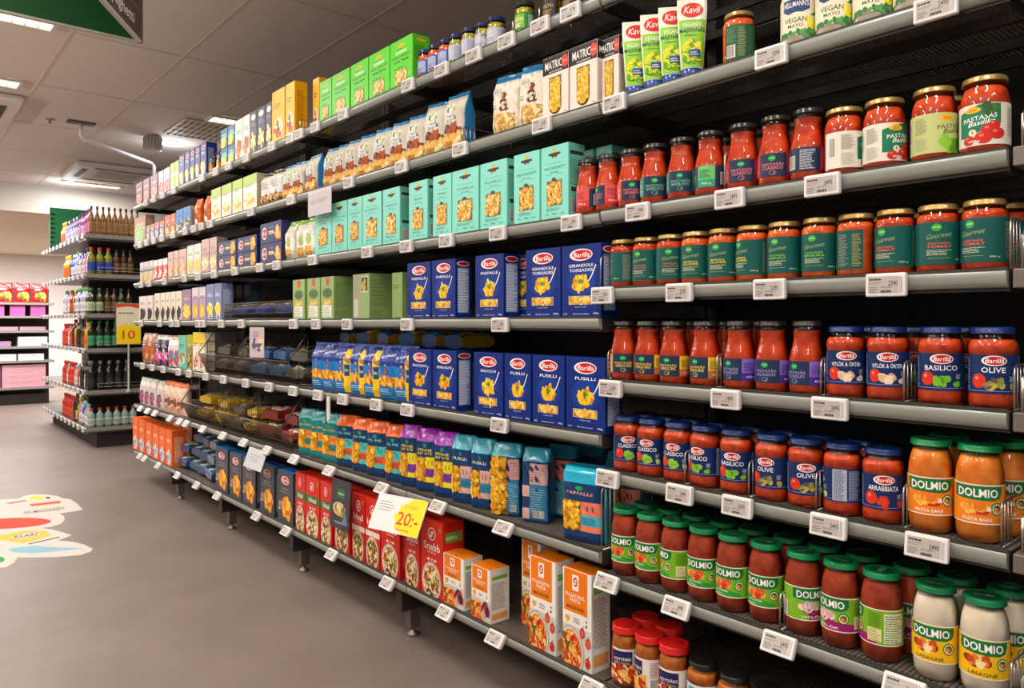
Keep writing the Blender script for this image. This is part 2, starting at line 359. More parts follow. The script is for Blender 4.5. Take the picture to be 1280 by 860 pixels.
def fullkorn_box(tall=True, seed=1):
    def f():
        w, d, h = (.15, .07, .255) if tall else (.128, .075, .150)
        a = Art(); W = w/2
        a.rect(-W+.001, .001, W-.001, h-.001, '#d9d4cc')
        a.rect(-W+.001, h*.42, W-.001, h-.001, '#f0ede8'); a.rect(-w*.45, h*.56, w*.36, h-.001, '#ee7d10')
        a.rect(-w*.16, h*.79, w*.06, h*.95, '#f6efe4'); crest(a, -w*.05, h*.88, w*.17, h*.12)
        a.text('FULLKORNS-', -w*.05, h*.735, w*.68, h*.04, '#f8f2ea'); a.text('PASTA', -w*.05, h*.685, w*.36, h*.04, '#f8f2ea'); a.text('MAKARONER' if tall else 'FUSILLI', -w*.05, h*.61, w*.6 if tall else w*.4, h*.036, '#4a2c14')
        a.blobs(-w*.33, h*.49, w*.06, h*.02, 6, PASTA, .012, 2); a.lines(-w*.12, h*.46, w*.16, h*.52, '#5a5650', 3, seed, .4); a.ell(w*.33, h*.51, w*.025, h*.013, '#5a5650'); a.ell(w*.33, h*.465, w*.03, h*.016, '#2f6b3a')
        pic = Art(); bowl(pic, -w*.20, h*.15, w*.46, seed, '#b9b6b2', ['#f0b048', '#e8922c', '#d8401c', '#c02a18', '#4c6b22', '#f3d08a', '#e0601c', '#f4b860'], 1.0 if tall else .62)
        if tall:
            for x, y in ((w*.20, h*.385), (w*.39, h*.30), (w*.38, h*.10)):
                pic.ell(x, y, w*.085, w*.09, '#c8281c'); pic.ell(x+.001, y, w*.06, w*.062, '#e0573c') if y > h*.2 else pic.ell(x-w*.03, y+w*.03, w*.02, w*.015, '#ee8a70'); pic.poly([(x, y+w*.1), (x+w*.06, y+w*.15), (x+w*.05, y+w*.13), (x+w*.01, y+w*.07)], '#3c5a1e')
        else: pic.blobs(w*.28, h*.25, w*.1, h*.12, 14, ['#8a2040', '#a83a58', '#6a1830', '#cfa0a8'], .022, 4, 1.3)
        s = Art(); s.rect(-d*.49, h*.9, d*.49, h*.995, '#e8e4de'); s.rect(-d*.4, h*.8, d*.4, h*.87, '#6fb23c'); s.lines(-d*.4, h*.25, d*.4, h*.76, '#6a6660', 26, seed, .4); s.rect(-d*.4, h*.06, d*.4, h*.18, '#e8a05a')
        return carton('wholegrain_pasta_box', w, d, h, '#e6e2dc', a, '#ee7d10', s, [('food_picture', pic)])
    return f
def red_box(title, band=None, w=.14, h=.235, seed=1, plate='#cdbfae', collar=False):
    def f():
        d = .085; a = Art(); W = w/2
        a.rect(-W+.001, .001, W-.001, h-.001, '#d3261a')
        if band: a.rect(-W+.001, h*.55, W-.001, h*.69, '#2f6a34'); crest(a, -w*.05, h*.84, w*.27, h*.15); a.text(title, 0, h*.62, w*.55, h*.085, '#f2ead8')
        else:
            crest(a, 0, h*.82, w*.34, h*.17); a.text(title, 0, h*.655, w*.74, h*.10, '#f4ece2')
            a.text('MAKARONER', 0, h*.575, w*.4, h*.025, '#f4d8c8')
        a.ell(w*.36, h*.9, w*.05, h*.028, '#5fa53a')
        if collar: a.rect(-W+.001, h*.44, W-.001, h*.52, '#e8dccb')
        a.blobs(0, h*.48, w*.2, h*.006, 5, ['#f0e4d4'], .008, 3, 1.2)
        pic = Art(); bowl(pic, 0, h*.2, w*.44, seed, '#b9a898', ['#e8d9a0', '#d8c070', '#8a3a1c', '#6a2a18', '#6f8a2c', '#f0e2b8', '#a04a28', '#efe6c8'], .98)
        s = Art(); s.rect(-d*.4, h*.74, d*.4, h*.87, '#6fa83a'); s.lines(-d*.35, h*.78, d*.35, h*.83, '#e8f0d8', 2, 1, .5); s.lines(-d*.35, h*.15, d*.35, h*.66, '#f0b8a8', 22, seed, .35)
        return carton('macaroni_box', w, d, h, '#cc2218', a, '#dc3020', s, [('food_picture', pic)])
    return f
def dark_barilla(seed=1, w=.13, h=.225):
    def f():
        d = .06; a = Art(); W = w/2; a.rect(-W+.001, .001, W-.001, h-.001, '#454650'); barilla_logo(a, 0, h*.83, w*.5, h*.16)
        a.text('PASTA', 0, h*.66, w*.42, h*.035, '#b9b6b4', False); a.text('SENZA GLUTINE', 0, h*.60, w*.55, h*.03, '#b9b6b4', False)
        pic = Art(); pic.blobs(w*.08, h*.3, w*.22, h*.15, 40, ['#f4a41c', '#e88c14', '#ffc44a', '#c8700c'], .026, seed, 2.2); pic.blobs(-w*.32, h*.32, w*.06, h*.08, 10, ['#b9a890', '#8d7c64'], .018, seed)
        return carton('gluten_free_pasta_box', w, d, h, '#34353e', a, '#1c6ab4', nutrition(d, h, '#4a4b55', '#a8a8b0'), [('food_picture', pic)])
    return f
def olive_box(kind=0, w=.13, h=.135):
    def f():
        d = .10; a = Art(); W = w/2; a.rect(-W+.001, .001, W-.001, h-.001, '#93ad70')
        if kind == 0:
            a.rect(-w*.1, h*.8, w*.14, h*.98, '#c8503a'); a.ell(0, h*.62, w*.36, h*.12, '#5c7a48'); a.text('FUSILLI', 0, h*.62, w*.62, h*.13, '#26402a', False)
            a.window(-w*.3, h*.35, w*.3, h*.45, 2, None, '#a8742c', .008); a.rect(-w*.34, h*.06, w*.34, h*.33, '#e4e6dc'); a.lines(-w*.3, h*.08, w*.3, h*.31, '#7c8478', 6, 3, .35)
        else:
            a.rect(-W+.004, .002, -w*.1, h-.004, '#a09a88'); a.rect(-w*.42, h*.05, -w*.16, h*.45, '#c6c4b6'); a.rect(w*.0, h*.6, w*.42, h*.94, '#d8d8c8'); a.rect(w*.02, h*.62, w*.40, h*.92, '#4c4440'); a.blobs(w*.2, h*.76, w*.1, h*.08, 14, ['#b8a43c', '#7c6a30', '#d8c870'], .012, 3)
        s = Art(); s.lines(-d*.42, h*.3, d*.42, h*.9, '#4c6a38', 14, 2, .25); s.lines(-d*.42, h*.1, d*.1, h*.22, '#4c6a38', 3, 2, .25)
        return carton('lentil_pasta_box', w, d, h, '#84a05e', a, '#8ca868', s)
    return f
def small_box(name, w, d, h, base, top=None, bandc=None, img=None, txt=None, logo=None, seed=1, side=None, vert=True):
    """generic printed carton: title lines, optional logo disc, band and product picture"""
    def f():
        a = Art(); W = w/2; a.rect(-W+.001, .001, W-.001, h-.001, base)
        if top: a.rect(-W+.001, h*.7, W-.001, h-.001, top)
        if bandc: a.rect(-W+.001, h*.5, W-.001, h*.62, bandc)
        if logo: a.ell(0, h*.86, w*.32, h*.07, '#f4efec'); a.ell(0, h*.86, w*.27, h*.055, logo)
        a.lines(-w*.34, h*.66, w*.34, h*.76, txt or '#f0ece6', 2, seed, .55)
        parts = []
        if img:
            p = Art(); p.blobs(0, h*.28, w*.3, h*.18, 26, img, w*.22, seed, 2.0); parts = [('food_picture', p)]
        a.lines(-w*.3, h*.03, w*.3, h*.07, txt or '#f0ece6', 1, seed+1, .5)
        return carton(name, w, d, h, side or base, a, side or base, nutrition(d, h, None, txt or '#d8d4cc', seed), parts)
    return f
def lying_box(seed=1, w=.19, h=.075, base='#1d2c5c'):
    def f():
        d = .12; a = Art(); W = w/2; a.rect(-W+.001, .001, W-.001, h-.001, base); a.ell(-w*.3, h*.5, w*.12, h*.3, '#f4efec'); a.ell(-w*.29, h*.5, w*.10, h*.24, '#c8141e'); a.text('Barilla', -w*.29, h*.5, w*.16, h*.16, '#fbf4ee', True, .2)
        a.rect(-w*.1, h*.42, w*.14, h*.58, '#d8d2c4'); a.rect(-w*.1, h*.44, w*.1, h*.52, '#d8a23a'); a.text('LASAGNE', w*.02, h*.75, w*.2, h*.08, '#8d9ac0')
        p = Art(); p.blobs(w*.33, h*.46, w*.10, h*.3, 22, ['#f2b23a', '#e8942a', '#f8d48a', '#c06a1c'], .02, seed, 1.8)
        return carton('lasagne_box', w, d, h, base, a, base, None, [('food_picture', p)])
    return f

# ------------------------------------------------------------------ pouches, bags, tubes
def pouch(name, w, d, h, mat, art=None, prof=None, n=4, wr=.0, seed=1, topmat=None, topfrac=.8, NZ=40, NA=64, sidemat=None):
    """prof(t)->(half width factor, half depth factor)"""
    r = random.Random(seed); ph = [r.uniform(0, 6.28) for _ in range(6)]
    prof = prof or (lambda t: (1-.03*math.sin(PI*t), max(.05, min(1, .7+t*2, (1-t)/.3)) if t < .93 else .06))
    def ab(z):
        t = min(1, max(0, z/h)); a, b = prof(t); return w/2*a, d/2*b
    def dis(x, z, t): return wr*(math.sin(x*130+ph[0]+z*40)+.8*math.sin(z*110+ph[1]+x*60)+.7*math.sin(x*260+z*190+ph[2]))*(.35+t)
    def front(x, y, z):
        a, b = ab(y); q = min(1, abs(x)/a); yy = -b*(1-q**n)**(1/n)
        return (max(-a, min(a, x)), yy-dis(x, y, y/h)-(z-.0003)*7-.0006, y)
    mb = MB(); vs = []; fs = []
    for j in range(NZ+1):
        z = h*j/NZ; a, b = ab(z)
        for k in range(NA):
            t = 2*PI*k/NA; c, s_ = math.cos(t), math.sin(t)
            x = a*math.copysign(abs(c)**(2/n), c); y = b*math.copysign(abs(s_)**(2/n), s_)
            vs.append((x, y+(-1 if y < 0 else 1)*dis(x, z, j/NZ)*(1 if abs(s_) > .1 else 0), z))
    base = mb.mi(mat); tm = mb.mi(topmat or mat); sm = mb.mi(sidemat or mat)
    o = len(mb.v); mb.v += vs
    for j in range(NZ):
        for k in range(NA):
            k2 = (k+1) % NA; mb.f.append([o+j*NA+k, o+j*NA+k2, o+(j+1)*NA+k2, o+(j+1)*NA+k])
            kk = k % (NA//2); side = kk < 4 or kk >= NA//2-4
            mb.m.append(tm if (j+.5)/NZ > topfrac else (sm if side else base)); mb.sm.append(True)
    mb.f.append([o+k for k in reversed(range(NA))]); mb.m.append(base); mb.sm.append(False)
    mb.f.append([o+NZ*NA+k for k in range(NA)]); mb.m.append(tm); mb.sm.append(False)
    ob = mb.build(name)
    if art:
        for pn, a in art:
            p = MB(); a.emit(p, front, w/32, h/44, (-w*.49, .0015, w*.49, h*.985)); p.build(pn, ob)
    return ob
FILM = lambda h, rough=.22: M(h, rough, 0, .5)
def coop_bag(title, top, acc, patch, w=.10, d=.065, h=.205, seed=1, navy='#123a6a', topf=.80):
    def f():
        a = Art(); W = w/2*.93
        a.rect(-W, h*.56, W, h*.80, navy); a.rect(-W, h*.02, W, h*.16, navy)
        a.ell(-w*.04, h*.735, w*.09, h*.032, '#16a05c'); a.text(title[0], -w*.03, h*.665, w*.62, h*.042, acc)
        if len(title) > 1: a.text(title[1], -w*.03, h*.61, w*.62, h*.042, acc)
        xb = w*.0; a.rect(xb, h*.16, W, h*.56, patch[0]); a.rect(xb, h*.38, W, h*.56, patch[1]); a.text('11', w*.22, h*.47, w*.15, h*.07, navy); a.rect(xb, h*.16, W, h*.24, patch[1]); a.lines(xb+.004, h*.27, W-.006, h*.36, navy, 4, seed, .3)
        win = Art(); win.window(-W, h*.165, xb-.0005, h*.555, seed, ['#f2bc2c', '#e6a01c', '#f8d250', '#c8861c'], '#b87a1a', .010)
        sl = M(patch[0], .3, 0, .3)
        pf = lambda t: (1-.02*math.sin(PI*t)-(.06*max(0, t-.9)/.1), min(1, .85+t*2) if t < topf else max(.06, 1-(t-topf)/(1-topf)*(.35 if topf > .9 else .78)))
        return pouch('pasta_bag', w, d, h, M(navy, .3, 0, .4), [('front_print', a), ('window', win)], pf, 5, .0011, seed, FILM(top), .80, sidemat=sl)
    return f
def side_bag(blk, low, navy='#123a6a', top='#3ca8c0', w=.10, d=.065, h=.215, win=False, seed=1):
    def f():
        a = Art(); W = w/2*.94; x0 = w*.12 if win else -w*.16
        a.rect(-W, h*.5, x0, h*.82, navy) if not win else None
        a.rect(x0, h*.52, W, h*.80, blk); a.lines(x0+.004, h*.55, W-.004, h*.77, '#8a6c7c', 7, seed, .3); a.rect(x0, h*.05, W, h*.52, low); a.lines(x0+.004, h*.16, W-.004, h*.48, '#a8c4d4', 10, seed, .22); a.barcode(x0+.012, h*.08, W-.010, h*.17, 3)
        if not win: a.rect(-W, h*.35, x0, h*.5, blk); a.rect(-W, h*.05, x0, h*.2, blk)
        else: a.barcode(-W*.7, h*.06, -W*.2, h*.17, 4)
        parts = [('back_print', a)]
        if win: wn = Art(); wn.window(-W, h*.02, x0-.0005, h*.82, seed, ['#f2bc2c', '#e6a01c', '#f8d250', '#d8941c'], '#b87a1a', .011); parts.insert(0, ('window', wn))
        pf = lambda t: (1-.05*max(0, t-.85)/.15, min(1, .85+t*2) if t < .82 else max(.06, 1-(t-.82)/.18*.7))
        return pouch('pasta_bag', w, d, h, M(navy, .3, 0, .4), parts, pf, 5, .0013, seed, FILM(top), .82)
    return f
def kung_bag(side, w=.10, d=.075, h=.20, seed=1):
    def f():
        a = Art(); W = w/2*.92
        a.rect(-W, h*.02, W, h*.9, '#1878c0'); a.rect(-W, h*.62, W, h*.9, '#223a8c'); a.text('KUNG', 0, h*.8, w*.7, h*.05, '#f2eee8', True, .25, .15)
        a.rect(-w*.10, h*.48, w*.0, h*.62, '#c85c2c'); a.ell(-w*.05, h*.63, w*.05, h*.02, '#e8d8c8'); a.lines(-w*.3, h*.1, w*.3, h*.22, '#bcd8ec', 3, seed, .4)
        if side: a.rect(w*.16, h*.02, W, h*.88, '#f6cf1c'); a.rect(w*.2, h*.35, w*.42, h*.58, '#1c4a78'); a.text('IDEAL', w*.31, h*.465, w*.16, h*.05, '#e8ecf0'); a.blobs(w*.3, h*.7, w*.08, h*.08, 8, ['#d8641c', '#b8863a', '#e8e0c8'], .014, 2)
        win = Art(); win.window(-W, h*.25, w*.14 if side else W, h*.43, seed, ['#f4b83c', '#e69a24', '#fbd678', '#c8781c'], '#b8741c', .012)
        return pouch('macaroni_bag', w, d, h, M('#1c5cae', .3, 0, .4), [('front_print', a), ('window', win)], None, 4, .0013, seed, FILM('#24409a'), .86, sidemat=M('#f2c81c', .3, 0, .4))
    return f
def white_bag(kind, w=.11, d=.07, h=.175, seed=1, top='#2a7fb8'):
    def f():
        a = Art(); W = w/2*.92
        if kind == 'organic':
            a.rect(-W, h*.30, W, h*.86, '#cfc6b8'); a.rect(-w*.26, h*.45, w*.2, h*.8, '#e0dcd2'); a.rect(-w*.18, h*.66, -w*.1, h*.75, '#3a8a4c'); a.rect(w*.1, h*.66, w*.2, h*.74, '#9cc43c'); a.rect(w*.12, h*.52, w*.2, h*.58, '#2f7a50')
            a.text('PASTA', -w*.02, h*.59, w*.3, h*.03, '#4a70b0'); a.lines(-w*.2, h*.48, w*.12, h*.55, '#8a8a90', 3, seed, .4); a.blobs(w*.05, h*.36, w*.36, h*.06, 16, ['#a8481c', '#7a2c14', '#d88a3c', '#54301c'], .014, seed)
            wn = (-W, h*.03, W, h*.30); wc = ['#f0c468', '#e4aa4a', '#f8dc9c', '#d09440']
        elif kind == 'letter':
            a.rect(-W, h*.02, W, h*.86, '#e4dccb'); a.text('a', 0, h*.48, w*.32, h*.2, '#6a3520'); a.blobs(0, h*.62, w*.08, h*.02, 3, ['#8a3a20'], .012, 1); a.lines(-w*.34, h*.68, -w*.02, h*.76, '#9a9484', 3, seed, .4); a.lines(-w*.4, h*.44, -w*.24, h*.52, '#7aa05a', 2, seed, .4)
            wn = (-w*.36, h*.05, w*.36, h*.34); wc = ['#e8c070', '#dcae58', '#f4d898', '#c8944a']
        elif kind == 'conical':
            a.rect(-W, h*.25, W, h*.7, '#ece8dc'); a.ell(0, h*.45, w*.22, h*.12, '#a8bc6c'); a.lines(-w*.2, h*.55, w*.2, h*.62, '#5c7a3c', 2, seed, .4)
            wn = (-w*.22, h*.08, w*.2, h*.3); wc = ['#e8a83c', '#dc9428', '#f4c868']
        else:
            a.rect(-W, h*.32, W, h*.8, '#dcdad6'); a.lines(-w*.3, h*.5, w*.3, h*.75, '#6a6a6c', 7, seed, .4)
            wn = (-W, h*.04, W, h*.32); wc = ['#d8a860', '#a87c4c', '#e8c48c', '#54402c']
        win = Art(); win.window(*wn, seed, wc, '#a8793c', .013)
        return pouch('pasta_bag', w, d, h, M('#c6beb0', .35, 0, .3), [('front_print', a), ('window', win)], None, 4, .0012, seed, FILM(top), .87 if kind != 'organic' else .92, sidemat=M(top if kind == 'organic' else '#cfc8b8', .35, 0, .3))
    return f
def plain_bag(name, w, d, h, base, top, bits, seed=1, lab=None, wr=.0014):
    def f():
        a = Art(); W = w/2*.9
        if wr > .003:
            for q in range(16): a.ell(random.Random(seed*31+q).uniform(-W, W)*.8, h*(.06+.055*q), W*random.Random(q+seed).uniform(.15, .45), h*.035, ['#c8d0d4', bits[0], base, bits[1], '#8aa4bc', bits[2]][q % 6], 9, q*1.3)
        if lab: a.rect(-W, h*.35, W, h*.75, lab)
        a.lines(-W*.7, h*.6, W*.7, h*.72, '#f0ece6', 2, seed, .5)
        p = Art(); p.blobs(0, h*.3, W*.7, h*.2, 26, bits, w*.2, seed, 2.0)
        return pouch(name, w, d, h, M(base, .28, 0, .4), [('front_print', a), ('food_picture', p)], None, 3.5, wr, seed, FILM(top), .85)
    return f
def mayo_tube():
    w, d, h = .068, .038, .165; a = Art(); W = w/2
    def pf(t): return (.74+.26*min(1, t/.8), 1-.93*min(1, max(0, t)/.97)**1.3)
    def wz(y): return w/2*pf(y/h)[0]*.90
    def lim(y0, y1, c): a.poly([(-wz(y0), y0), (wz(y0), y0), (wz(y1), y1), (-wz(y1), y1)], c)
    lim(.004, h*.70, '#8ccc22'); a.ell(0, h*.84, w*.37, h*.105, '#e0261c', 26); a.text('Kavli', 0, h*.845, w*.52, h*.10, '#fbf4ee', True, .25)
    a.text('VEGANSK', 0, h*.63, w*.66, h*.065, '#f6f8ee'); a.text('MAJONNÄS', 0, h*.545, w*.84, h*.085, '#15336e'); a.lines(-w*.28, h*.47, w*.28, h*.485, '#15336e', 1, 1, .5)
    a.blobs(-w*.02, h*.24, w*.30, h*.17, 60, ['#f4e01c', '#f8ee50', '#d8cc14', '#5aa014', '#8ccc22'], .010, 3, 1.2); a.rect(-w*.12, h*.16, w*.25, h*.26, '#1b4f9c'); a.lines(-w*.09, h*.18, w*.22, h*.24, '#d8e0a0', 2, 4, .45)
    root = empty('mayonnaise_tube')
    b = pouch('tube_body', w, d, h, M('#ecebdc', .3, 0, .5), [('front_print', a)], pf, 2, 0, 1, None, 1.1); b.parent = root; b.location.z = .026
    c = MB(); c.lathe([(.0235, 0), (.0245, .002), (.0235, .024), (.022, .0265)], M('#1748a0', .3, 0, .4), 28); c.build('cap', root)
    return root

# ------------------------------------------------------------------ jars
SHAPES = {  # body profile up to the neck, lid (radius, z0, z1), label (radius, z0, z1), sauce top
    'tall': ([(.031, 0), (.0345, .003), (.0358, .010), (.036, .018), (.036, .066), (.0355, .072), (.033, .084), (.030, .096), (.0275, .110), (.0272, .118), (.0285, .128), (.0285, .138)], (.0303, .1365, .148), (.0362, .020, .067), .128),
    'straight': ([(.032, 0), (.0355, .003), (.0365, .008), (.0365, .094), (.0355, .100), (.032, .105), (.031, .111)], (.0335, .1105, .121), (.0367, .015, .089), .104),
    'round': ([(.031, 0), (.0355, .003), (.037, .010), (.037, .088), (.0362, .098), (.033, .109), (.0305, .114), (.0305, .122)], (.0340, .1215, .132), (.0372, .014, .083), .114),
    'waist': ([(.031, 0), (.0355, .004), (.0367, .012), (.0367, .022), (.0357, .026), (.0357, .092), (.0367, .096), (.0367, .103), (.0355, .110), (.032, .116), (.030, .119), (.030, .127)], (.0322, .1255, .137), (.0359, .027, .091), .116),
    'barrel': ([(.029, 0), (.034, .004), (.0372, .014), (.0382, .028), (.0385, .050), (.0385, .100), (.0378, .116), (.0355, .130), (.032, .141), (.0295, .147), (.0295, .154)], (.0345, .1525, .164), (.0387, .034, .100), .145),
    'small': ([(.024, 0), (.028, .003), (.029, .010), (.029, .066), (.0275, .076), (.0255, .082), (.0255, .086)], (.0285, .084, .098), (.0292, .014, .062), .078),
    'plump': ([(.029, 0), (.034, .004), (.0362, .012), (.0362, .100), (.035, .115), (.031, .128), (.0295, .134)], (.036, .132, .150), (.0364, .020, .098), .126)}
for _k, _f in (('barrel', .96), ('straight', .965), ('tall', .975)):
    _p, _l, _b, _s = SHAPES[_k]; SHAPES[_k] = ([(r*_f, z) for r, z in _p], (_l[0]*_f, _l[1], _l[2]), (_b[0]*_f, _b[1], _b[2]), _s)
def jar(shape, sauce, lidc, art, lidtop=None, name='sauce_jar', metal=.0, lidrough=.3):
    def f():
        prof, lid, lab, st = SHAPES[shape]; root = empty(name)
        g = MB(); g.lathe(prof, glass_mat(), 36, caps=True); g.build('glass', root)
        def rad(z):
            for (r0, z0), (r1, z1) in zip(prof, prof[1:]):
                if z0 <= z <= z1: return r0+(r1-r0)*(z-z0)/(z1-z0)
            return prof[-1][0]
        sp = [(r-.0012, max(z, .0015)) for r, z in prof if z < st]+[(rad(st)-.0012, st)]
        s = MB(); s.lathe(sp, SAUCE(sauce), 32); s.build('sauce', root)
        R, z0, z1 = lid; lm = M(lidc, lidrough, metal, .3)
        l = MB(); e = (z1-z0)
        l.lathe([(R-.0015, z0), (R, z0+.0008), (R, z0+.0022), (R-.0006, z0+.003), (R-.0006, z1-.0035), (R-.0016, z1-.0012), (R-.004, z1), (R-.006, z1), (R-.0075, z1-.0008)], lm, 36)
        if lidtop:
            t = Art(); t.ell(0, 0, R*.66, R*.66, lidtop[1], 30); t.text(lidtop[0], 0, 0, R*1.0, R*.3, lidtop[2]); t.emit(l, lambda x, y, z: (x, y, z1-.0008+z))
        l.build('lid', root)
        LR, l0, l1 = lab; p = MB(); art(LR, l1-l0).emit(p, on_cyl(LR, l0), .004); p.build('label', root)
        return root
    return f
def L_coop(t1, t2, ink, lc, rc, rc2, wt='420 g', dot='#16a84c'):
    def f(R, h):
        a = Art(); C = PI*R; nv = '#1c3450'; a.rect(-C, 0, C, h, nv)
        a.rect(-.066, 0, -.030, h, lc); a.rect(.030, 0, .070, h, rc); a.rect(.030, 0, .070, h*.36, rc2)
        a.ell(-.001, h*.78, .0075, h*.12, dot, 18); a.text('coop', -.001, h*.78, .010, h*.05, '#d8f4dc')
        a.text(t1, 0, h*.54, .046, h*.14, ink); a.text(t2, 0, h*.37, .042, h*.14, ink)
        a.ell(0, h*.155, .0065, h*.1, ink, 16); a.ell(0, h*.155, .0055, h*.085, nv, 16)
        a.lines(-.060, h*.1, -.034, h*.9, '#e8e4dc', 8, 3, .4); a.lines(.034, h*.45, .060, h*.85, nv, 6, 5, .4); a.text(wt, .050, h*.16, .022, h*.12, '#f4f0e8')
        a.lines(-C+.004, h*.08, -.075, h*.94, '#c8ccd8', 12, 6, .45); a.barcode(.082, h*.12, C-.006, h*.7, 2); return a
    return f
def L_gourmet(t1, t2, ink):
    def f(R, h):
        a = Art(); C = PI*R; g = '#0e5650'; a.rect(-C*.80, 0, C*.92, h, g)
        a.ell(-.004, h*.87, .008, h*.085, '#3fae3c', 18); a.text('coop', -.004, h*.87, .011, h*.035, '#e8f8dc')
        a.text('Gourmet', 0, h*.68, .040, h*.12, '#9aa86a', False, .3, .12); a.text(t1, 0, h*.50, .034, h*.06, ink); a.text(t2, 0, h*.42, .040, h*.06, ink)
        a.lines(-.020, h*.22, .020, h*.36, '#c8ccae', 4, 2, .4); a.lines(-.018, h*.14, .018, h*.17, '#8aa03c', 1, 2, .5); a.text('350 g', .034, h*.11, .016, h*.05, '#e0e0c4')
        a.lines(.052, h*.08, .078, h*.92, '#8c8c80', 18, 7, .45); a.lines(.083, h*.08, C*.9, h*.92, '#a89c5a', 18, 9, .45); a.lines(-C*.78, h*.08, -.045, h*.92, '#2f8a4c', 16, 8, .35); return a
    return f
def L_zeta(bg, green):
    def f(R, h):
        a = Art(); C = PI*R; a.rect(-C*.86, 0, C*.86, h, bg)
        if green: a.poly([(-.036, h*.22), (-.036, h*.82), (-.002, h*.98), (.030, h*.98), (.030, h*.50), (-.020, h*.22)], '#0d7a58'); ink = '#f6f2ea'
        else: ink = '#5c5a28'
        a.ell(-.012, h*.86, .013, h*.07, '#f0b818', 18); a.ell(-.012, h*.90, .007, h*.06, '#f0b818', 12); a.text('ZETA', -.012, h*.86, .012, h*.06, '#b8320f')
        a.text('PASTASÅS', -.002, h*.68, .052, h*.14, ink, True, 0, .1); a.text('Basilika', .002, h*.55, .040, h*.12, ink, True, .3, .1)
        if green:
            for x, y, r in ((.012, .30, .012), (.024, .20, .012), (.004, .12, .013), (-.018, .08, .010), (.020, .40, .009)): a.ell(x, h*y+.004, r, r*.8, '#cf2a1c', 18); a.ell(x-.003, h*y+.008, r*.3, r*.2, '#ee7a5c', 8)
            a.blobs(.016, h*.88, .010, h*.08, 8, ['#3f7a2c', '#2c5a20'], .009, 2); a.ell(-.012, h*.32, .006, h*.08, '#e8dcc0'); a.rect(-.013, h*.29, -.011, h*.36, '#b83a2c'); a.text('400g', -.010, h*.10, .018, h*.07, '#f8f4ea')
        else: a.blobs(-.005, h*.22, .010, h*.13, 12, ['#7ab82c', '#94cc3c', '#5a9a20'], .014, 2)
        a.lines(-.066, h*.5, -.042, h*.92, '#7c786c', 12, 3, .35); a.lines(-.066, h*.08, -.042, h*.42, '#9a968c', 10, 4, .3); a.barcode(-.090, h*.3, -.076, h*.85, 4); a.lines(.042, h*.2, .060, h*.9, '#8c887c', 14, 5, .35)
        a.rect(.066, 0, .085, h*.55, '#0d7a58') if green else None; return a
    return f
def L_barilla(title, fruit):
    def f(R, h):
        a = Art(); C = PI*R; nv = '#122c60'; a.rect(-C, 0, C, h, nv); a.rect(-C, h*.06, C, h*.075, '#8a96b4')
        a.ell(.001, h*.85, .0185, h*.135, '#f2ece8', 24); a.ell(.002, h*.85, .0160, h*.108, '#c4181c', 24); a.text('Barilla', .002, h*.85, .0265, h*.12, '#faf4ee', True, .2)
        a.text(title, 0, h*.61, min(.054, .0058*len(title)+.006), h*.14, '#f0f0f2')
        a.ell(-.022, h*.32, .0115, h*.19, '#d4331c', 20); a.ell(-.025, h*.39, .003, h*.05, '#f08a6c', 8); a.rect(-.023, h*.49, -.020, h*.53, '#3f6a24')
        a.blobs(.001, h*.24, .013, h*.11, 14, fruit, .0090, len(title), 1.6); a.blobs(.028, h*.18, .004, h*.02, 2, fruit, .010, 3, 1.4); a.lines(.024, h*.32, .034, h*.46, '#c0cae0', 4, 2, .5)
        a.rect(.048, h*.04, .074, h*.97, '#b4bccb'); a.lines(.050, h*.06, .072, h*.95, '#2c3c60', 26, 3, .5); a.lines(.077, h*.10, .100, h*.95, '#a8b4cc', 26, 4, .5)
        a.lines(-.044, h*.25, -.040, h*.95, '#b8c4dc', 10, 7, .5); a.rect(-.044, h*.1, -.040, h*.2, '#4aa0d8'); a.lines(-.1, h*.1, -.05, h*.95, '#8c98b8', 20, 6, .4); return a
    return f
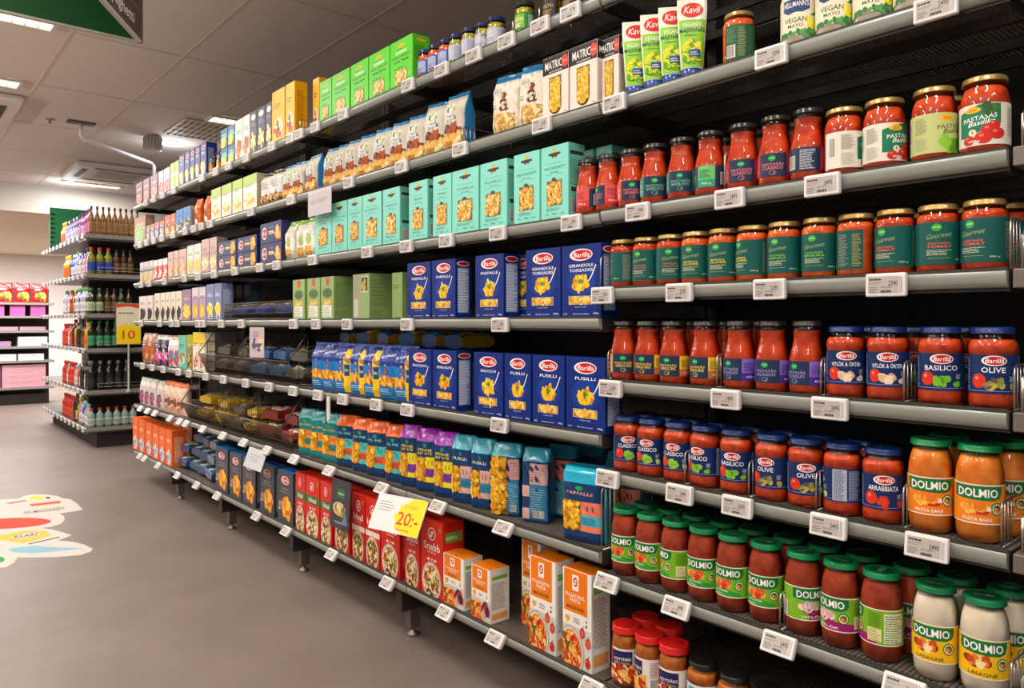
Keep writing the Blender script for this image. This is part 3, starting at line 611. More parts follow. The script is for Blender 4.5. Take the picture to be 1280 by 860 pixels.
def L_dolmio(kind):
    base, sub, pic, txt = {'bolo': ('#76b41e', '#2f9a3c', ['#e4502c', '#f07a3c', '#c83a1c', '#f4b05c'], ''), 'lok': ('#7cb424', '#a0186c', ['#f0dccc', '#d8a8b8', '#a83a6c'], 'VITLÖK'),
                           'lasagne': ('#f2bc12', '#e8a60c', ['#c8481c', '#e07a3c', '#f4dc9c', '#8a2c14'], 'LASAGNE'), 'bake': ('#ee8418', '#e46c10', ['#f2a83c', '#e87a20', '#f8c868'], 'PASTA BAKE')}[kind]
    def f(R, h):
        a = Art(); C = PI*R; a.rect(-C, 0, C, h, '#f0ecda'); a.rect(-C, h*.03, C, h*.97, base)
        if kind in ('bolo',): a.poly([(-.04, h*.05), (-.04, h*.36), (-.01, h*.30), (.03, h*.14), (.03, h*.05)], sub)
        if kind == 'lok': a.poly([(-.012, h*.03), (-.012, h*.45), (.01, h*.30), (.062, h*.22), (.062, h*.03)], sub)
        a.poly([(-.042, h*.96), (-.042, h*.66), (-.030, h*.62), (0, h*.60), (.022, h*.60), (.032, h*.66), (.036, h*.78), (.036, h*.96)], '#12743c')
        a.text('DOLMIO', -.003, h*.78, .062, h*.21, '#e8c8d0'); a.text('DOLMIO', -.0036, h*.787, .062, h*.21, '#f8f6f0')
        if kind == 'bake': a.ell(-.006, h*.38, .024, h*.13, '#f4e8d0', 20); a.poly([(-.028, h*.34), (.016, h*.34), (.010, h*.24), (-.022, h*.24)], '#c8342c')
        a.blobs(-.010, h*.42, .016, h*.08, 26, pic, .011, 5, 1.5)
        a.ell(.026, h*.40, .0095, h*.16, '#1c6a34', 20); a.ell(.026, h*.40, .0078, h*.13, '#e8ecc8', 20); a.ell(.026, h*.40, .0062, h*.10, '#1c6a34', 16); a.blobs(.026, h*.40, .003, h*.04, 4, ['#d83a20', '#e8a03c'], .006, 2, 1.3)
        if txt: a.text(txt, -.004, h*.12, .044, h*.085, '#3c4a1c' if kind == 'lasagne' else '#f8f4ea')
        else: a.text('BOLOGNESE', -.012, h*.20, .030, h*.06, '#e8f4dc'); a.text('ORIGINAL', -.020, h*.09, .022, h*.04, '#e8f4dc')
        a.rect(.046, h*.10, .070, h*.46, '#e4dca0'); a.lines(.048, h*.12, .068, h*.44, '#6a6a3c', 7, 3, .35); a.lines(.046, h*.52, .070, h*.92, '#4c7a1c' if base[1] == '7' else '#8a6a20', 10, 4, .35)
        a.rect(.074, h*.08, C-.006, h*.9, '#dcdcc0'); a.lines(.076, h*.1, C-.008, h*.88, '#4a8a2c', 12, 5, .4); a.barcode(-.070, h*.08, -.054, h*.5, 6); a.lines(-C+.006, h*.1, -.074, h*.9, '#4a8a2c', 12, 8, .4); return a
    return f
def L_red(R, h):
    a = Art(); C = PI*R; a.rect(-C*.93, 0, C*.93, h, '#ece4da'); a.rect(-.030, h*.42, .026, h*.93, '#27245c'); a.text('KÖTTFÄRS', 0, h*.68, .046, h*.11, '#f4f0ea', True, 0, .05); a.text('SÅS', -.014, h*.55, .016, h*.09, '#f4f0ea'); a.text('ORIGINAL', .008, h*.55, .024, h*.07, '#d8a83c')
    a.rect(-.050, h*.42, -.030, h, '#c8201c'); a.blobs(0, h*.22, .034, h*.16, 44, ['#f0cc7a', '#e8b048', '#c8341c', '#a82814', '#f4dca0'], .013, 3, 2.6)
    a.lines(.045, h*.45, .066, h*.92, '#7c7870', 14, 2, .4); a.barcode(.045, h*.08, .062, h*.4, 3); a.rect(.072, h*.5, .090, h*.9, '#c82a24'); a.blobs(.08, h*.22, .012, h*.14, 10, ['#d8481c', '#e8b048'], .013, 2); return a
def L_simple(bg, patch, ink, t=None):
    def f(R, h):
        a = Art(); C = PI*R; a.rect(-C*.92, 0, C*.92, h, bg); a.rect(-R*.8, h*.1, R*.7, h*.9, patch)
        if t: a.text(t, 0, h*.6, R*1.2, h*.2, ink)
        a.lines(-R*.6, h*.15, R*.5, h*.42, ink, 4, 2, .4); a.lines(R*1.1, h*.1, R*2.0, h*.9, ink, 14, 3, .4); a.lines(-R*2.0, h*.1, -R*1.1, h*.9, ink, 14, 4, .4); return a
    return f
def L_part(R, h):
    a = Art(); a.rect(-.012, 0, .062, h, '#1c5a3c'); a.barcode(-.008, h*.05, .012, h*.42, 5); a.lines(-.008, h*.5, .014, h*.95, '#6c8a64', 9, 2, .35); a.lines(.018, h*.08, .036, h*.95, '#a8a04c', 16, 3, .35); a.lines(.040, h*.08, .058, h*.95, '#6c8a64', 16, 4, .35); return a
def L_hell(R, h):
    a = Art(); C = PI*R; a.rect(-C, 0, C, h, '#eae4c4'); a.rect(-.030, h*.66, .024, h*.94, '#20407c'); a.poly([(-.030, h*.66), (.024, h*.66), (.010, h*.58), (-.004, h*.60), (-.018, h*.56)], '#20407c')
    a.text("HELLMANN'S", -.003, h*.81, .050, h*.14, '#f0ece0'); a.text('VEGAN', -.004, h*.40, .044, h*.13, '#2c5040'); a.text('MAYO', -.004, h*.25, .030, h*.09, '#2c5040'); a.poly([(.024, h*.5), (.040, h*.62), (.046, h*.55), (.034, h*.48)], '#3f8a3c')
    a.blobs(.030, h*.28, .008, h*.10, 8, ['#e8d81c', '#f4e850'], .012, 2, 1.2); a.blobs(0, h*.06, .04, h*.03, 16, ['#2f7a44', '#5aa04c'], .009, 3); a.lines(.050, h*.2, .075, h*.9, '#8c8a6c', 14, 4, .35); a.lines(-.08, h*.2, -.045, h*.9, '#8c8a6c', 14, 5, .35); return a
def bottle(name, h, r, glassc, capc, labc, clear=False, seed=1):
    def f():
        root = empty(name); p = [(r*.9, 0), (r, .004), (r, h*.60), (r*.9, h*.68), (r*.42, h*.78), (r*.36, h*.90), (r*.36, h*.93)]
        b = MB(); b.lathe(p, M(glassc, .08, 0, .6), 16); b.build('glass', root)
        c = MB(); c.lathe([(r*.44, h*.88), (r*.46, h*.89), (r*.46, h*.995), (r*.40, h)], M(capc, .4), 14); c.build('cap', root)
        l = MB(); a = Art(); a.rect(-r*2, 0, r*2, h*.34, labc); a.lines(-r*1.2, h*.06, r*1.2, h*.28, '#4a4640', 5, seed, .4); a.emit(l, on_cyl(r+.0004, h*.12), .01); l.build('label', root)
        return root
    return f
# ------------------------------------------------------------------ placing and describing
PROTO = {}; REG = []
def place(key, fn, x, y, z, yaw=0, sx=1, sz=1, base=-PI/2):
    if key not in PROTO: o = PROTO[key] = fn(); 
    else: o = copy_tree(PROTO[key])
    for k in ('label', 'category', 'group', 'kind'):
        if k in o: del o[k]
    o.location = (x, y, z+.0004); o.rotation_euler = (0, 0, base+yaw); o.scale = (sx, 1, sz); return o
def reg(o, look, cat, group, scope):
    REG.append((o, look, cat, group, scope)); return o
ORD = ['first', 'second', 'third', 'fourth', 'fifth', 'sixth', 'seventh', 'eighth', 'ninth', 'tenth', 'eleventh', 'twelfth', 'thirteenth', 'fourteenth', 'fifteenth', 'sixteenth', 'seventeenth', 'eighteenth', 'nineteenth', 'twentieth', 'twenty-first', 'twenty-second', 'twenty-third', 'twenty-fourth', 'twenty-fifth', 'twenty-sixth', 'twenty-seventh', 'twenty-eighth']
def describe():
    d = {}
    for r in REG: d.setdefault((r[1], r[4]), []).append(r)
    for (look, scope), rs in d.items():
        def key(r):
            p = r[0].location; return (p.x*CS-p.y*SN)/(p.x*SN+p.y*CS)
        rs.sort(key=key)
        for i, (o, _, cat, group, _) in enumerate(rs):
            s = look+(' '+scope if scope else '')
            if len(rs) > 1: s = look+', '+('leftmost' if i == 0 else 'rightmost' if i == len(rs)-1 else ORD[i]+' from left')+(' '+scope if scope else '')
            prop(o, s, cat, group)
D = 1.38
LZ = [CAMZ+v for v in (.825, .554, .277, .011, -.284, -.580, -.908)]
RZ = [CAMZ+v for v in (.825, .554, .280, .085, -.145, -.371, -.629, -.908)]
def unit_y(pxs, X): return [Ypx(p, X) for p in pxs]

# ------------------------------------------------------------------ setting
def struct(mb, name): o = mb.build(name); o['kind'] = 'structure'; return o
fl = MB(); fl.add([(-6, -4, 0), (8, -4, 0), (8, 18, 0), (-6, 18, 0)], [(0, 1, 2, 3)], noisy('vinyl_floor', '#766a62', '#7e726a', 3.0, .5, 0, 6)); struct(fl, 'floor')
ce = MB(); ce.box(-6, -4, CEIL, 8, 10.4, CEIL+.05, noisy('ceiling_tile', '#e2d6cc', '#e6dad0', 30, .85, 0, 4)); struct(ce, 'ceiling')
tr = MB(); tm = M('#d2c6bc', .6)
x = 1.424-.6*12
while x < 8: tr.box(x-.008, -4, CEIL-.003, x+.008, 10.4, CEIL+.001, tm); x += .6
y = 3.59-1.2*6
while y < 10.4: tr.box(-6, y-.007, CEIL-.0025, 8, y+.007, CEIL+.001, tm); y += 1.2
struct(tr, 'trim_ceiling_grid')
bk = MB(); bk.box(-6, 10.4, 2.42, 8, 10.5, CEIL+.05, M('#d8cfc8', .7)); bk.box(-6, 10.5, 2.42, 8, 18, 2.47, M('#e4d6bc', .7)); struct(bk, 'ceiling_lowered')
wl = MB(); wl.box(-6, 17, 0, 8, 17.1, CEIL, M('#eee6e2', .7)); struct(wl, 'wall_far')
wl = MB(); wl.box(8, -4, 0, 8.1, 17, CEIL, M('#cfc4bc', .7)); struct(wl, 'wall_right')

# ------------------------------------------------------------------ shelving
RAIL = M('#93978f', .28, .0, .3); RAILD = M('#3a3936', .5); STEEL = M('#3b3836', .42, .3); WIRE = M('#b8b4ae', .28, .9); WIRED = M('#5f564d', .32, .7)
RPROF = [(D+.012, .002), (D+.004, .001), (D, -.004), (D, -.010), (D+.002, -.019), (D+.006, -.027), (D+.012, -.029), (D+.014, -.026)]
def bay(y0, y1, zs, look, foot=True):
    """one bay of the gondola between y0 and y1: back panel, uprights, shelves with their price rails"""
    root = empty('shelving_bay', (D+.25, (y0+y1)/2, 0)); ox, oy = D+.25, (y0+y1)/2
    def part(mb, name, par=root): o = mb.build(name); o.parent = par; o.location = (0, 0, 0) if par is not root else (-ox, -oy, 0); return o
    b = MB(); b.box(D+.485, y0+.004, .12, D+.495, y1-.004, 2.15, M('#2e2a28', .6)); part(b, 'back_panel')
    for yy in (y0, y1):
        u = MB(); s = .004 if yy == y0 else -.034
        u.box(D+.45, yy+s, .02, D+.484, yy+s+.03, 2.15, STEEL); part(u, 'upright')
    for i, z in enumerate(zs):
        s = MB(); g = .003
        s.add([(D+.012, y0+g, z), (D+.48, y0+g, z), (D+.48, y1-g, z), (D+.012, y1-g, z)], [(0, 1, 2, 3)], perforated())
        s.box(D+.014, y0+g, z-.034, D+.019, y1-g, z-.001, STEEL)
        for yy in (y0+g, y1-g-.004): s.box(D+.019, yy, z-.036, D+.47, yy+.004, z-.001, STEEL)
        for xx in (D+.15, D+.30, D+.42): s.box(xx, y0+.01, z-.022, xx+.012, y1-.01, z-.001, STEEL)
        so = part(s, 'shelf')
        r = MB(); r.xprism([(x, z+dz) for x, dz in RPROF], y0+.004, y1-.004, RAIL, True)
        r.box(D+.0085, y0+.004, z-.001, D+.0125, y1-.004, z+.0045, RAILD); r.box(D+.0020, y0+.004, z-.003, D+.0055, y1-.004, z+.0028, RAILD)
        part(r, 'price_rail', so)
    if foot:
        f = MB(); f.box(D+.02, y0+.06, .10, D+.47, y0+.10, .17, STEEL); f.box(D+.06, y0+.065, .03, D+.10, y0+.095, .12, M('#6c6763', .4, .5)); f.lathe([(.022, 0), (.022, .008), (.008, .014), (.008, .04)], M('#8c8680', .4, .6), 14, D+.08, y0+.08)
        f.lathe([(.022, 0), (.022, .008), (.008, .014), (.008, .12)], M('#8c8680', .4, .6), 14, D+.45, y0+.08); part(f, 'foot')
        k = MB(); k.box(D+.30, y0+.01, .0, D+.31, y1-.01, .14, M('#2a2725', .6)); part(k, 'kick_plate')
    prop(root, look, 'shelving', 'bays of the pasta gondola'); return root
YR0, YR1 = .396, 1.287
YS = [YR1+.9026*i for i in range(6)]
bay(YR0, YR1, RZ, 'dark steel shelving bay with eight shelves holding the jars of sauce')
looks = ['dark shelving bay of blue and orange pasta boxes beside the sauce jars', 'dark shelving bay with green boxes on top and red macaroni boxes below', 'dark shelving bay holding yellow boxes above and wire bins below', 'dark shelving bay with lasagne boxes and blue bag pile at bottom', 'dark shelving bay at the end of the aisle with orange boxes at bottom']
for i in range(5): bay(YS[i], YS[i+1], LZ, looks[i])
bay(YR0-.95, YR0-.050, [z for k, z in enumerate(RZ)], 'dark shelving bay past the rightmost sauce jars, mostly out of view')
# a couple of small steel brackets join the bays at the rail ends
for z in RZ:
    b = MB(); b.bbox(D+.003, YR0-.022, z-.030, D+.075, YR0-.004, z+.001, M('#7c766e', .4, .5), .002); b.tube([(D+.02, YR0-.013, z), (D+.02, YR0-.013, z+.055), (D+.03, YR0-.013, z+.062), (D+.40, YR0-.013, z+.062)], .002, M('#b8b4ae', .28, .9), 6)
    o = b.build('end_bracket'); prop(o, 'steel end bracket of the %s sauce shelf' % ('top', 'second', 'third', 'fourth', 'fifth', 'sixth', 'seventh', 'bottom')[RZ.index(z)], 'bracket', 'end brackets')
# ------------------------------------------------------------------ price tags
def tag_proto(price, blank=False):
    def f():
        w, h, t = .070, .042, .012
        b = MB(); b.bbox(-w/2, -t, -h/2, w/2, 0, h/2, M('#e9e6e6', .35, 0, .2), .003); b.bbox(-w/2+.004, -.001, -h/2+.004, w/2-.003, .006, h/2-.004, M('#b4b0b8', .4), .001)
        if blank: a = None
        o = b.build('price_tag')
        s = MB(); a = Art(); a.rect(-w*.42, -h*.36, w*.34, h*.36, '#b9b1ac')
        a.lines(-w*.39, h*.20, w*.02, h*.32, '#3a3534', 1, 3, .6); a.text(price, w*.20, h*.06, w*.22, h*.2, '#2a2625'); a.lines(-w*.39, h*.04, -w*.05, h*.16, '#7c7674', 2, 2, .35)
        a.lines(-w*.39, -h*.33, -w*.16, -h*.05, '#6c6664', 4, 5, .4); a.lines(-w*.10, -h*.33, w*.24, -h*.18, '#4a4442', 1, 7, .7); a.lines(-w*.1, -h*.12, w*.30, -h*.05, '#6c6664', 1, 8, .5)
        a.rect(w*.365, -h*.36, w*.378, h*.36, '#8a8480'); a.lines(w*.395, -h*.34, w*.44, h*.34, '#7c7674', 12, 2, .4)
        a.emit(s, on_front(-t)); s.build('screen', o); return o
    return f
def tags(pxs, z, scope, tilt=0, prices=('22', '29', '17', '34')):
    for i, px in enumerate(pxs):
        X = D-.003; y = Ypx(px, X-.012); p = prices[i % len(prices)]
        o = place('tag'+p, tag_proto(p), X, y, z-.0185, 0); o.rotation_euler = (0, 0, -PI/2)
        if tilt: o.rotation_euler = Matrix.Rotation(-PI/2, 3, 'Z').to_4x4().to_3x3().to_euler(); o.rotation_euler = (Matrix.Rotation(-PI/2, 3, 'Z') @ Matrix.Rotation(-tilt, 3, 'X')).to_euler(); o.location.x -= .004+.010*math.sin(tilt); o.location.z += .004
        reg(o, 'white price tag', 'price tag', 'electronic price tags on the rails', scope)
T = math.radians
tags([711, 673, 631, 590, 550, 508, 427, 392, 372, 361, 338, 306, 284, 268, 251, 216, 202, 191, 181], LZ[0], 'on the top pasta rail', 0, ('19', '24', '31'))
tags([675, 573, 500, 434, 362, 312, 261, 250, 241, 230, 215, 201, 191, 182, 174], LZ[1], 'on the second pasta rail', 0, ('28', '34'))
tags([712, 620, 556, 506, 457, 389, 344, 323, 292, 266, 246, 229, 204, 185, 175], LZ[2], 'on the third pasta rail', 0, ('26', '35'))
tags([623, 507, 432, 393, 365, 300, 275, 252, 246, 220, 213, 198, 175], LZ[3], 'on the middle pasta rail', 0, ('18', '21'))
tags([624, 509, 470, 428, 397, 366, 336, 307, 279, 257, 236, 223, 204, 190, 178], LZ[4], 'on the fifth pasta rail', T(8), ('18', '12'))
tags([630, 548, 478, 412, 368, 334, 305, 279, 254, 233, 225, 213, 194, 185, 176], LZ[5], 'on the sixth pasta rail', T(38), ('13', '16'))
tags([620, 557, 485, 415, 358, 321, 272, 246, 222, 198, 181, 175], LZ[6], 'on the bottom pasta rail', T(38), ('27', '14'))
tags([1168, 962, 766], RZ[1], 'on the mayonnaise rail', 0, ('2495', '3290', '1990'))
tags([1026, 910, 795], RZ[2], 'on the rail under black-lid jars', 0, ('2495', '1895', '1995'))
tags([751, 847, 960, 1106], RZ[3], 'on the rail under teal-label jars', 0, ('2390', '2295', '2290'))
tags([761, 905, 1035], RZ[4], 'on the rail under yellow-label jars', 0, ('1695', '1895', '2495'))
tags([759, 849, 921, 1035, 1158], RZ[5], 'on the rail under blue-lid jars', T(6), ('2495', '2490', '2695'))
tags([759, 846, 974, 1130], RZ[6], 'on the rail under green-lid jars', T(26), ('2495', '2490'))
tags([740], RZ[7], 'on the bottom sauce rail', T(38), ('2495',))

# ------------------------------------------------------------------ jars of the sauce bay
RAD = {'tall': .0354, 'straight': .0356, 'round': .0373, 'waist': .0368, 'barrel': .0380, 'small': .0293, 'plump': .0366}
JROWS = {}
def jars(rows, X, z, scope, cat='jar', group=None, back=None):
    for px, key, fn, yaw, look in rows:
        o = place(key, fn, X, Ypx(px, X), z, T(yaw)); JROWS.setdefault(round(z, 3), []).append((o, RAD[JS[key]])); reg(o, look, cat, group or 'sauce jars '+scope, scope)
J = {}
JS = {}
def jr(key, *a, **k): J[key] = jar(*a, **k); JS['j_'+key] = a[0]
NV = '#1c3450'
jr('arr', 'tall', 'tomato', '#2a2624', L_coop('PASTASÅS', 'ARRABBIATA', '#e86a6c', '#e8492c', '#e8544c', '#d83a3c'))
jr('bas', 'tall', 'tomato', '#2a2624', L_coop('PASTASÅS', 'BASILICO', '#7fc0a4', '#128a70', '#6cc46c', '#2fa07c'))
jr('cla', 'tall', 'tomato', '#2a2624', L_coop('PASTASÅS', 'CLASSICO', '#ee7c8c', '#d8283c', '#d8283c', '#b81c34'))
jr('ver', 'tall', 'tomato', '#2a2624', L_coop('PASTASÅS', 'VERDURE', '#f0cc3c', '#e89a3c', '#eec61c', '#c8743c'))
jr('agl', 'tall', 'tomato', '#2a2624', L_coop("PASTASÅS", "ALL'AGLIO", '#a79ad8', '#7c5cc0', '#8a68c8', '#4a2c9c'))
jr('zw', 'round', 'tomato', '#b49a5c', L_zeta('#e6e0d2', True), metal=.6)
jr('zg', 'round', 'tomato', '#b49a5c', L_zeta('#c3cc84', False), metal=.6)
for k, t1, t2, ink in (('gm', 'PASTASÅS', 'CHILI & VITLÖK', '#e8645c'), ('gy', 'MÖRKA', 'OLIVER', '#f0d01c'), ('gg', 'PASTASÅS', 'BASILIKA', '#8ccc2c'), ('gr', 'PASTASÅS', 'TOMAT', '#ee5c50')):
    jr(k, 'straight', 'orange' if k in ('gg', 'gy') else 'tomato', '#b49a5c', L_gourmet(t1, t2, ink), metal=.6)
OL = ['#8a8a3c', '#b4a43c', '#5a4a5c', '#c8b44c']; GR = ['#7ab82c', '#94cc3c', '#4c9a2c']; GA = ['#e8c8a0', '#d8b08c', '#f0dcc0']
jr('bv', 'waist', 'tomato', '#14306e', L_barilla('VITLÖK & ÖRTER', GA)); jr('bb', 'waist', 'tomato', '#14306e', L_barilla('BASILICO', GR)); jr('bo', 'waist', 'tomato', '#14306e', L_barilla('OLIVE', OL))
jr('bc', 'waist', 'tomato', '#14306e', L_barilla('CLASSICO', GR+['#e8d8a0'])); jr('ba', 'waist', 'tomato', '#14306e', L_barilla('ARRABBIATA', ['#d4331c', '#e0452c']))
DT = ('DOLMIO', '#0c5430', '#8cb49c')
jr('dk', 'barrel', 'bake', '#0f8a50', L_dolmio('bake'), DT); jr('db', 'barrel', 'dark', '#0f8a50', L_dolmio('bolo'), DT); jr('dl', 'barrel', 'dark', '#0f8a50', L_dolmio('lok'), DT); jr('dw', 'barrel', 'white', '#0f7a48', L_dolmio('lasagne'), DT)
jr('rd', 'plump', 'brown', '#d0201c', L_red); jr('bl', 'waist', 'brown', '#1c1b1c', L_simple('#e0dce0', '#3aa8b0', '#8a2c7c', 'KORMA'))
jr('gj', 'straight', 'orange', '#b49a5c', L_part, metal=.6)
jr('hm', 'plump', 'white', '#8c9298', L_hell, name='mayonnaise_jar')
jr('py', 'small', 'pesto', '#1c2c58', L_simple('#b8bccc', '#c4c8d4', '#5c6888'), name='pesto_jar'); jr('po', 'small', 'orange', '#1c2c58', L_simple('#3c5ca0', '#a4accc', '#26386c'), name='pesto_jar')
jr('pg', 'small', 'pesto', '#2a2a26', L_simple('#1c8a3c', '#8cb41c', '#f4f4ec', 'PESTO'), name='pesto_jar')
def JR(px, key, yaw, look): return (px, 'j_'+key, J[key], yaw, look)
XJ = D+.050
S = 'below the mayonnaise shelf'
jars([JR(732, 'arr', -70, 'black-lid bottle-shaped jar with red label end'), JR(759, 'arr', -25, 'black-lid bottle-shaped jar with coral label side'), JR(790, 'arr', 42, 'black-lid bottle-shaped jar with orange-red label side'),
      JR(819, 'bas', 38, 'black-lid bottle-shaped jar with teal basil label'), JR(853, 'bas', 28, 'black-lid bottle-shaped jar with teal basil label'), JR(888, 'bas', -62, 'black-lid bottle-shaped jar with pale green label patch'),
      JR(929, 'cla', 26, 'black-lid bottle-shaped jar with pink lettering'), JR(970, 'cla', 20, 'black-lid bottle-shaped jar with pink lettering'), JR(1010, 'cla', 175, 'black-lid bottle-shaped jar turned to its barcode')], XJ, RZ[2], S)
jars([JR(1057, 'zw', 118, 'gold-lid jar turned to its barcode side'), JR(1104, 'zw', 72, 'gold-lid jar with cream back label'), JR(1168, 'zg', 70, 'gold-lid jar with pale green label'), JR(1231, 'zw', 8, 'gold-lid jar with green basil sauce label and tomatoes')], XJ, RZ[2], S)
S = 'on the teal-label jar shelf'
g = [(770, 'gm', -50), (801, 'gm', 5), (833, 'gm', 34), (866, 'gy', 12), (899, 'gy', 10), (939, 'gy', -20), (981, 'gg', 2), (1026, 'gg', 8), (1073, 'gg', -122), (1118, 'gr', -12), (1171, 'gr', 22), (1231, 'gr', -14)]
for px, k, yw in g:
    look = {'gm': 'gold-lid jar with teal label and pink lettering', 'gy': 'gold-lid jar with teal label and yellow lettering', 'gg': 'gold-lid jar with teal label and lime lettering', 'gr': 'gold-lid jar with teal label and red lettering'}[k]
    if px == 1073: look = 'gold-lid jar turned so bare orange sauce shows'
    jars([JR(px, k, yw, look)], XJ, RZ[3], S)
S = 'on the fourth sauce shelf'
for px, k, yw in [(779, 'ver', 36), (811, 'ver', 12), (843, 'ver', 8), (882, 'ver', -5), (925, 'agl', -10), (966, 'agl', 4), (1009, 'agl', -14)]:
    jars([JR(px, k, yw, 'black-lid bottle-shaped jar with yellow lettering' if k == 'ver' else 'black-lid bottle-shaped jar with purple label patch')], XJ, RZ[4], S)
jars([JR(1058, 'bv', 24, 'blue-lid jar with garlic picture on navy label'), JR(1110, 'bv', 20, 'blue-lid jar with garlic picture on navy label'), JR(1176, 'bb', 20, 'blue-lid jar with basil picture on navy label'), JR(1242, 'bo', 18, 'blue-lid jar with olive picture on navy label')], XJ, RZ[4], S)
S = 'on the fifth sauce shelf'
jars([JR(785, 'bc', 40, 'blue-lid jar of classic tomato sauce'), JR(815, 'bc', 14, 'blue-lid jar of classic tomato sauce'), JR(849, 'bc', 10, 'blue-lid jar of classic tomato sauce'), JR(882, 'bb', -2, 'blue-lid jar of basil tomato sauce'), JR(921, 'bb', 14, 'blue-lid jar of basil tomato sauce'),
      JR(967, 'bo', 4, 'blue-lid jar of olive tomato sauce'), JR(1007, 'bo', 26, 'blue-lid jar of olive tomato sauce'), JR(1054, 'bc', -82, 'blue-lid jar turned to its ingredients text'), JR(1104, 'ba', 24, 'blue-lid jar with chilli picture on navy label'),
      JR(1164, 'dk', 22, 'big green-lid jar of orange pasta bake sauce'), JR(1224, 'dk', 18, 'big green-lid jar of orange pasta bake sauce')], XJ+.004, RZ[5], S)
S = 'on the sixth sauce shelf'
for px, k, yw in [(778, 'db', 18), (808, 'db', 10), (839, 'db', -35), (873, 'db', 22), (911, 'db', 12), (958, 'db', 14), (1006, 'dl', 60), (1051, 'dl', -8), (1101, 'dl', -85), (1170, 'dw', 12), (1230, 'dw', 19)]:
    look = {'db': 'green-lid jar of red sauce with lime label', 'dl': 'green-lid red sauce jar with purple label foot', 'dw': 'green-lid jar of white lasagne sauce'}[k]
    jars([JR(px, k, yw, look)], XJ+.004+(0 if px < 950 else .004), RZ[6], S)
S = 'on the bottom sauce shelf'
for px, k, yw in [(773, 'rd', 24), (804, 'rd', -30), (840, 'rd', 12), (879, 'bl', 20), (918, 'bl', 10), (962, 'bl', 5), (1005, 'bl', 0), (1050, 'bl', 8)]:
    jars([JR(px, k, yw, 'red-lid jar of brown meat sauce' if k == 'rd' else 'black-lid jar of orange curry sauce')], XJ+.006, RZ[7], S)
# second rows, seen over and between the first
def back(pxs, key, z, look, scope, X=D+.132):
    for px in pxs: jars([JR(px, key, 10, look)], X, z, scope)
back([905, 948, 990], 'cla', RZ[2], 'rear-row black-lid jar', 'below the mayonnaise shelf')
back([1185], 'zw', RZ[2], 'rear-row gold-lid jar', 'below the mayonnaise shelf')
back([788, 852, 915, 962, 1050, 1098, 1147, 1203, 1262], 'gr', RZ[3], 'rear-row gold-lid jar', 'on the teal-label jar shelf')
back([800, 830, 866, 905, 950], 'agl', RZ[4], 'rear-row black-lid jar', 'on the fourth sauce shelf')
back([1090, 1146, 1205], 'bb', RZ[4], 'rear-row blue-lid jar', 'on the fourth sauce shelf')
back([800, 832, 866, 903, 945, 988, 1028, 1080], 'bo', RZ[5], 'rear-row blue-lid jar', 'on the fifth sauce shelf')
back([1186, 1258], 'dk', RZ[5], 'rear-row orange sauce jar', 'on the fifth sauce shelf')
back([803, 835, 866, 900, 937, 985], 'db', RZ[6], 'rear-row green-lid red jar', 'on the sixth sauce shelf')
back([1030, 1078, 1140], 'dl', RZ[6], 'rear-row purple-label jar', 'on the sixth sauce shelf')
back([1196, 1262], 'dw', RZ[6], 'rear-row white sauce jar', 'on the sixth sauce shelf')
back([797, 826], 'rd', RZ[7], 'rear-row red-lid jar', 'on the bottom sauce shelf')
# mayonnaise shelf
for px in (795, 818, 841, 865):
    X = D+.050; reg(place('tube', mayo_tube, X, Ypx(px, X), RZ[1], T(40)), 'white and lime mayonnaise tube on blue cap', 'tube', 'mayonnaise tubes', 'beside the black pasta box')
jars([JR(924, 'gj', 0, 'gold-lid jar of orange sauce with dark green label')], D+.062, RZ[1], 'on the mayonnaise shelf')
for px in (1005, 1049, 1094, 1140, 1190): jars([JR(px, 'hm', 22, 'cream vegan mayonnaise jar with blue shield label')], D+.052, RZ[1], 'at the top', 'jar', 'vegan mayonnaise jars')
# top shelf small jars and tins
for px in (590, 568): jars([JR(px, 'py', -30, 'yellow pesto jar with dark blue lid')], D+.042, LZ[0], 'on the top shelf', 'jar', 'pesto jars on the top shelf')
for px in (620, 604): jars([JR(px, 'py', 20, 'small yellow pesto jar beside a wire divider')], D+.050, LZ[0], 'on the top shelf', 'jar', 'pesto jars on the top shelf')
for px in (523, 538, 553): jars([JR(px, 'po', 10, 'orange pesto jar with dark blue lid')], D+.042, LZ[0], 'beside the green boxes', 'jar', 'pesto jars on the top shelf')
jars([JR(656, 'pg', 5, 'green pesto jar with black lid')], D+.045, LZ[0], 'on the top shelf')
JS['j_tin'] = 'small'; J['tin'] = jar('small', 'dark', '#2a2624', L_simple('#26221f', '#2e2a26', '#c8963c', 'PESTO'), name='pesto_jar')
for px in (691, 716, 742): jars([JR(px, 'tin', 15, 'small jar with black and gold label')], D+.045, LZ[0], 'on the top shelf', 'jar', 'pesto jars on the top shelf')

def settle():
    """nudge the jars of each shelf apart until none touch"""
    for z, row in JROWS.items():
        top = {round(RZ[2], 3): 1.407, round(RZ[1], 3): 1.24, round(LZ[0], 3): 2.157}.get(z, YR1-.003)
        for it in range(150):
            for i in range(len(row)):
                for j in range(i):
                    (p, r), (q, s) = row[i], row[j]; dx = p.location.x-q.location.x; dy = p.location.y-q.location.y; need = r+s+.0012
                    if dx*dx+dy*dy >= need*need: continue
                    if abs(dx) > .045:
                        rear = p if dx > 0 else q; front = q if dx > 0 else p; rear.location.x = front.location.x+math.sqrt(max(need*need-dy*dy, 0))+.0004
                    else:
                        gap = (math.sqrt(need*need-dx*dx)-abs(dy))/2+.0001; sg = 1 if dy > 0 else -1; p.location.y += sg*gap; q.location.y -= sg*gap
            for o, r in row:
                o.location.y = min(o.location.y, top-r)
                if z != round(LZ[0], 3) : o.location.y = max(o.location.y, YR0+.001+r) if o.location.y > .2 else o.location.y
settle()

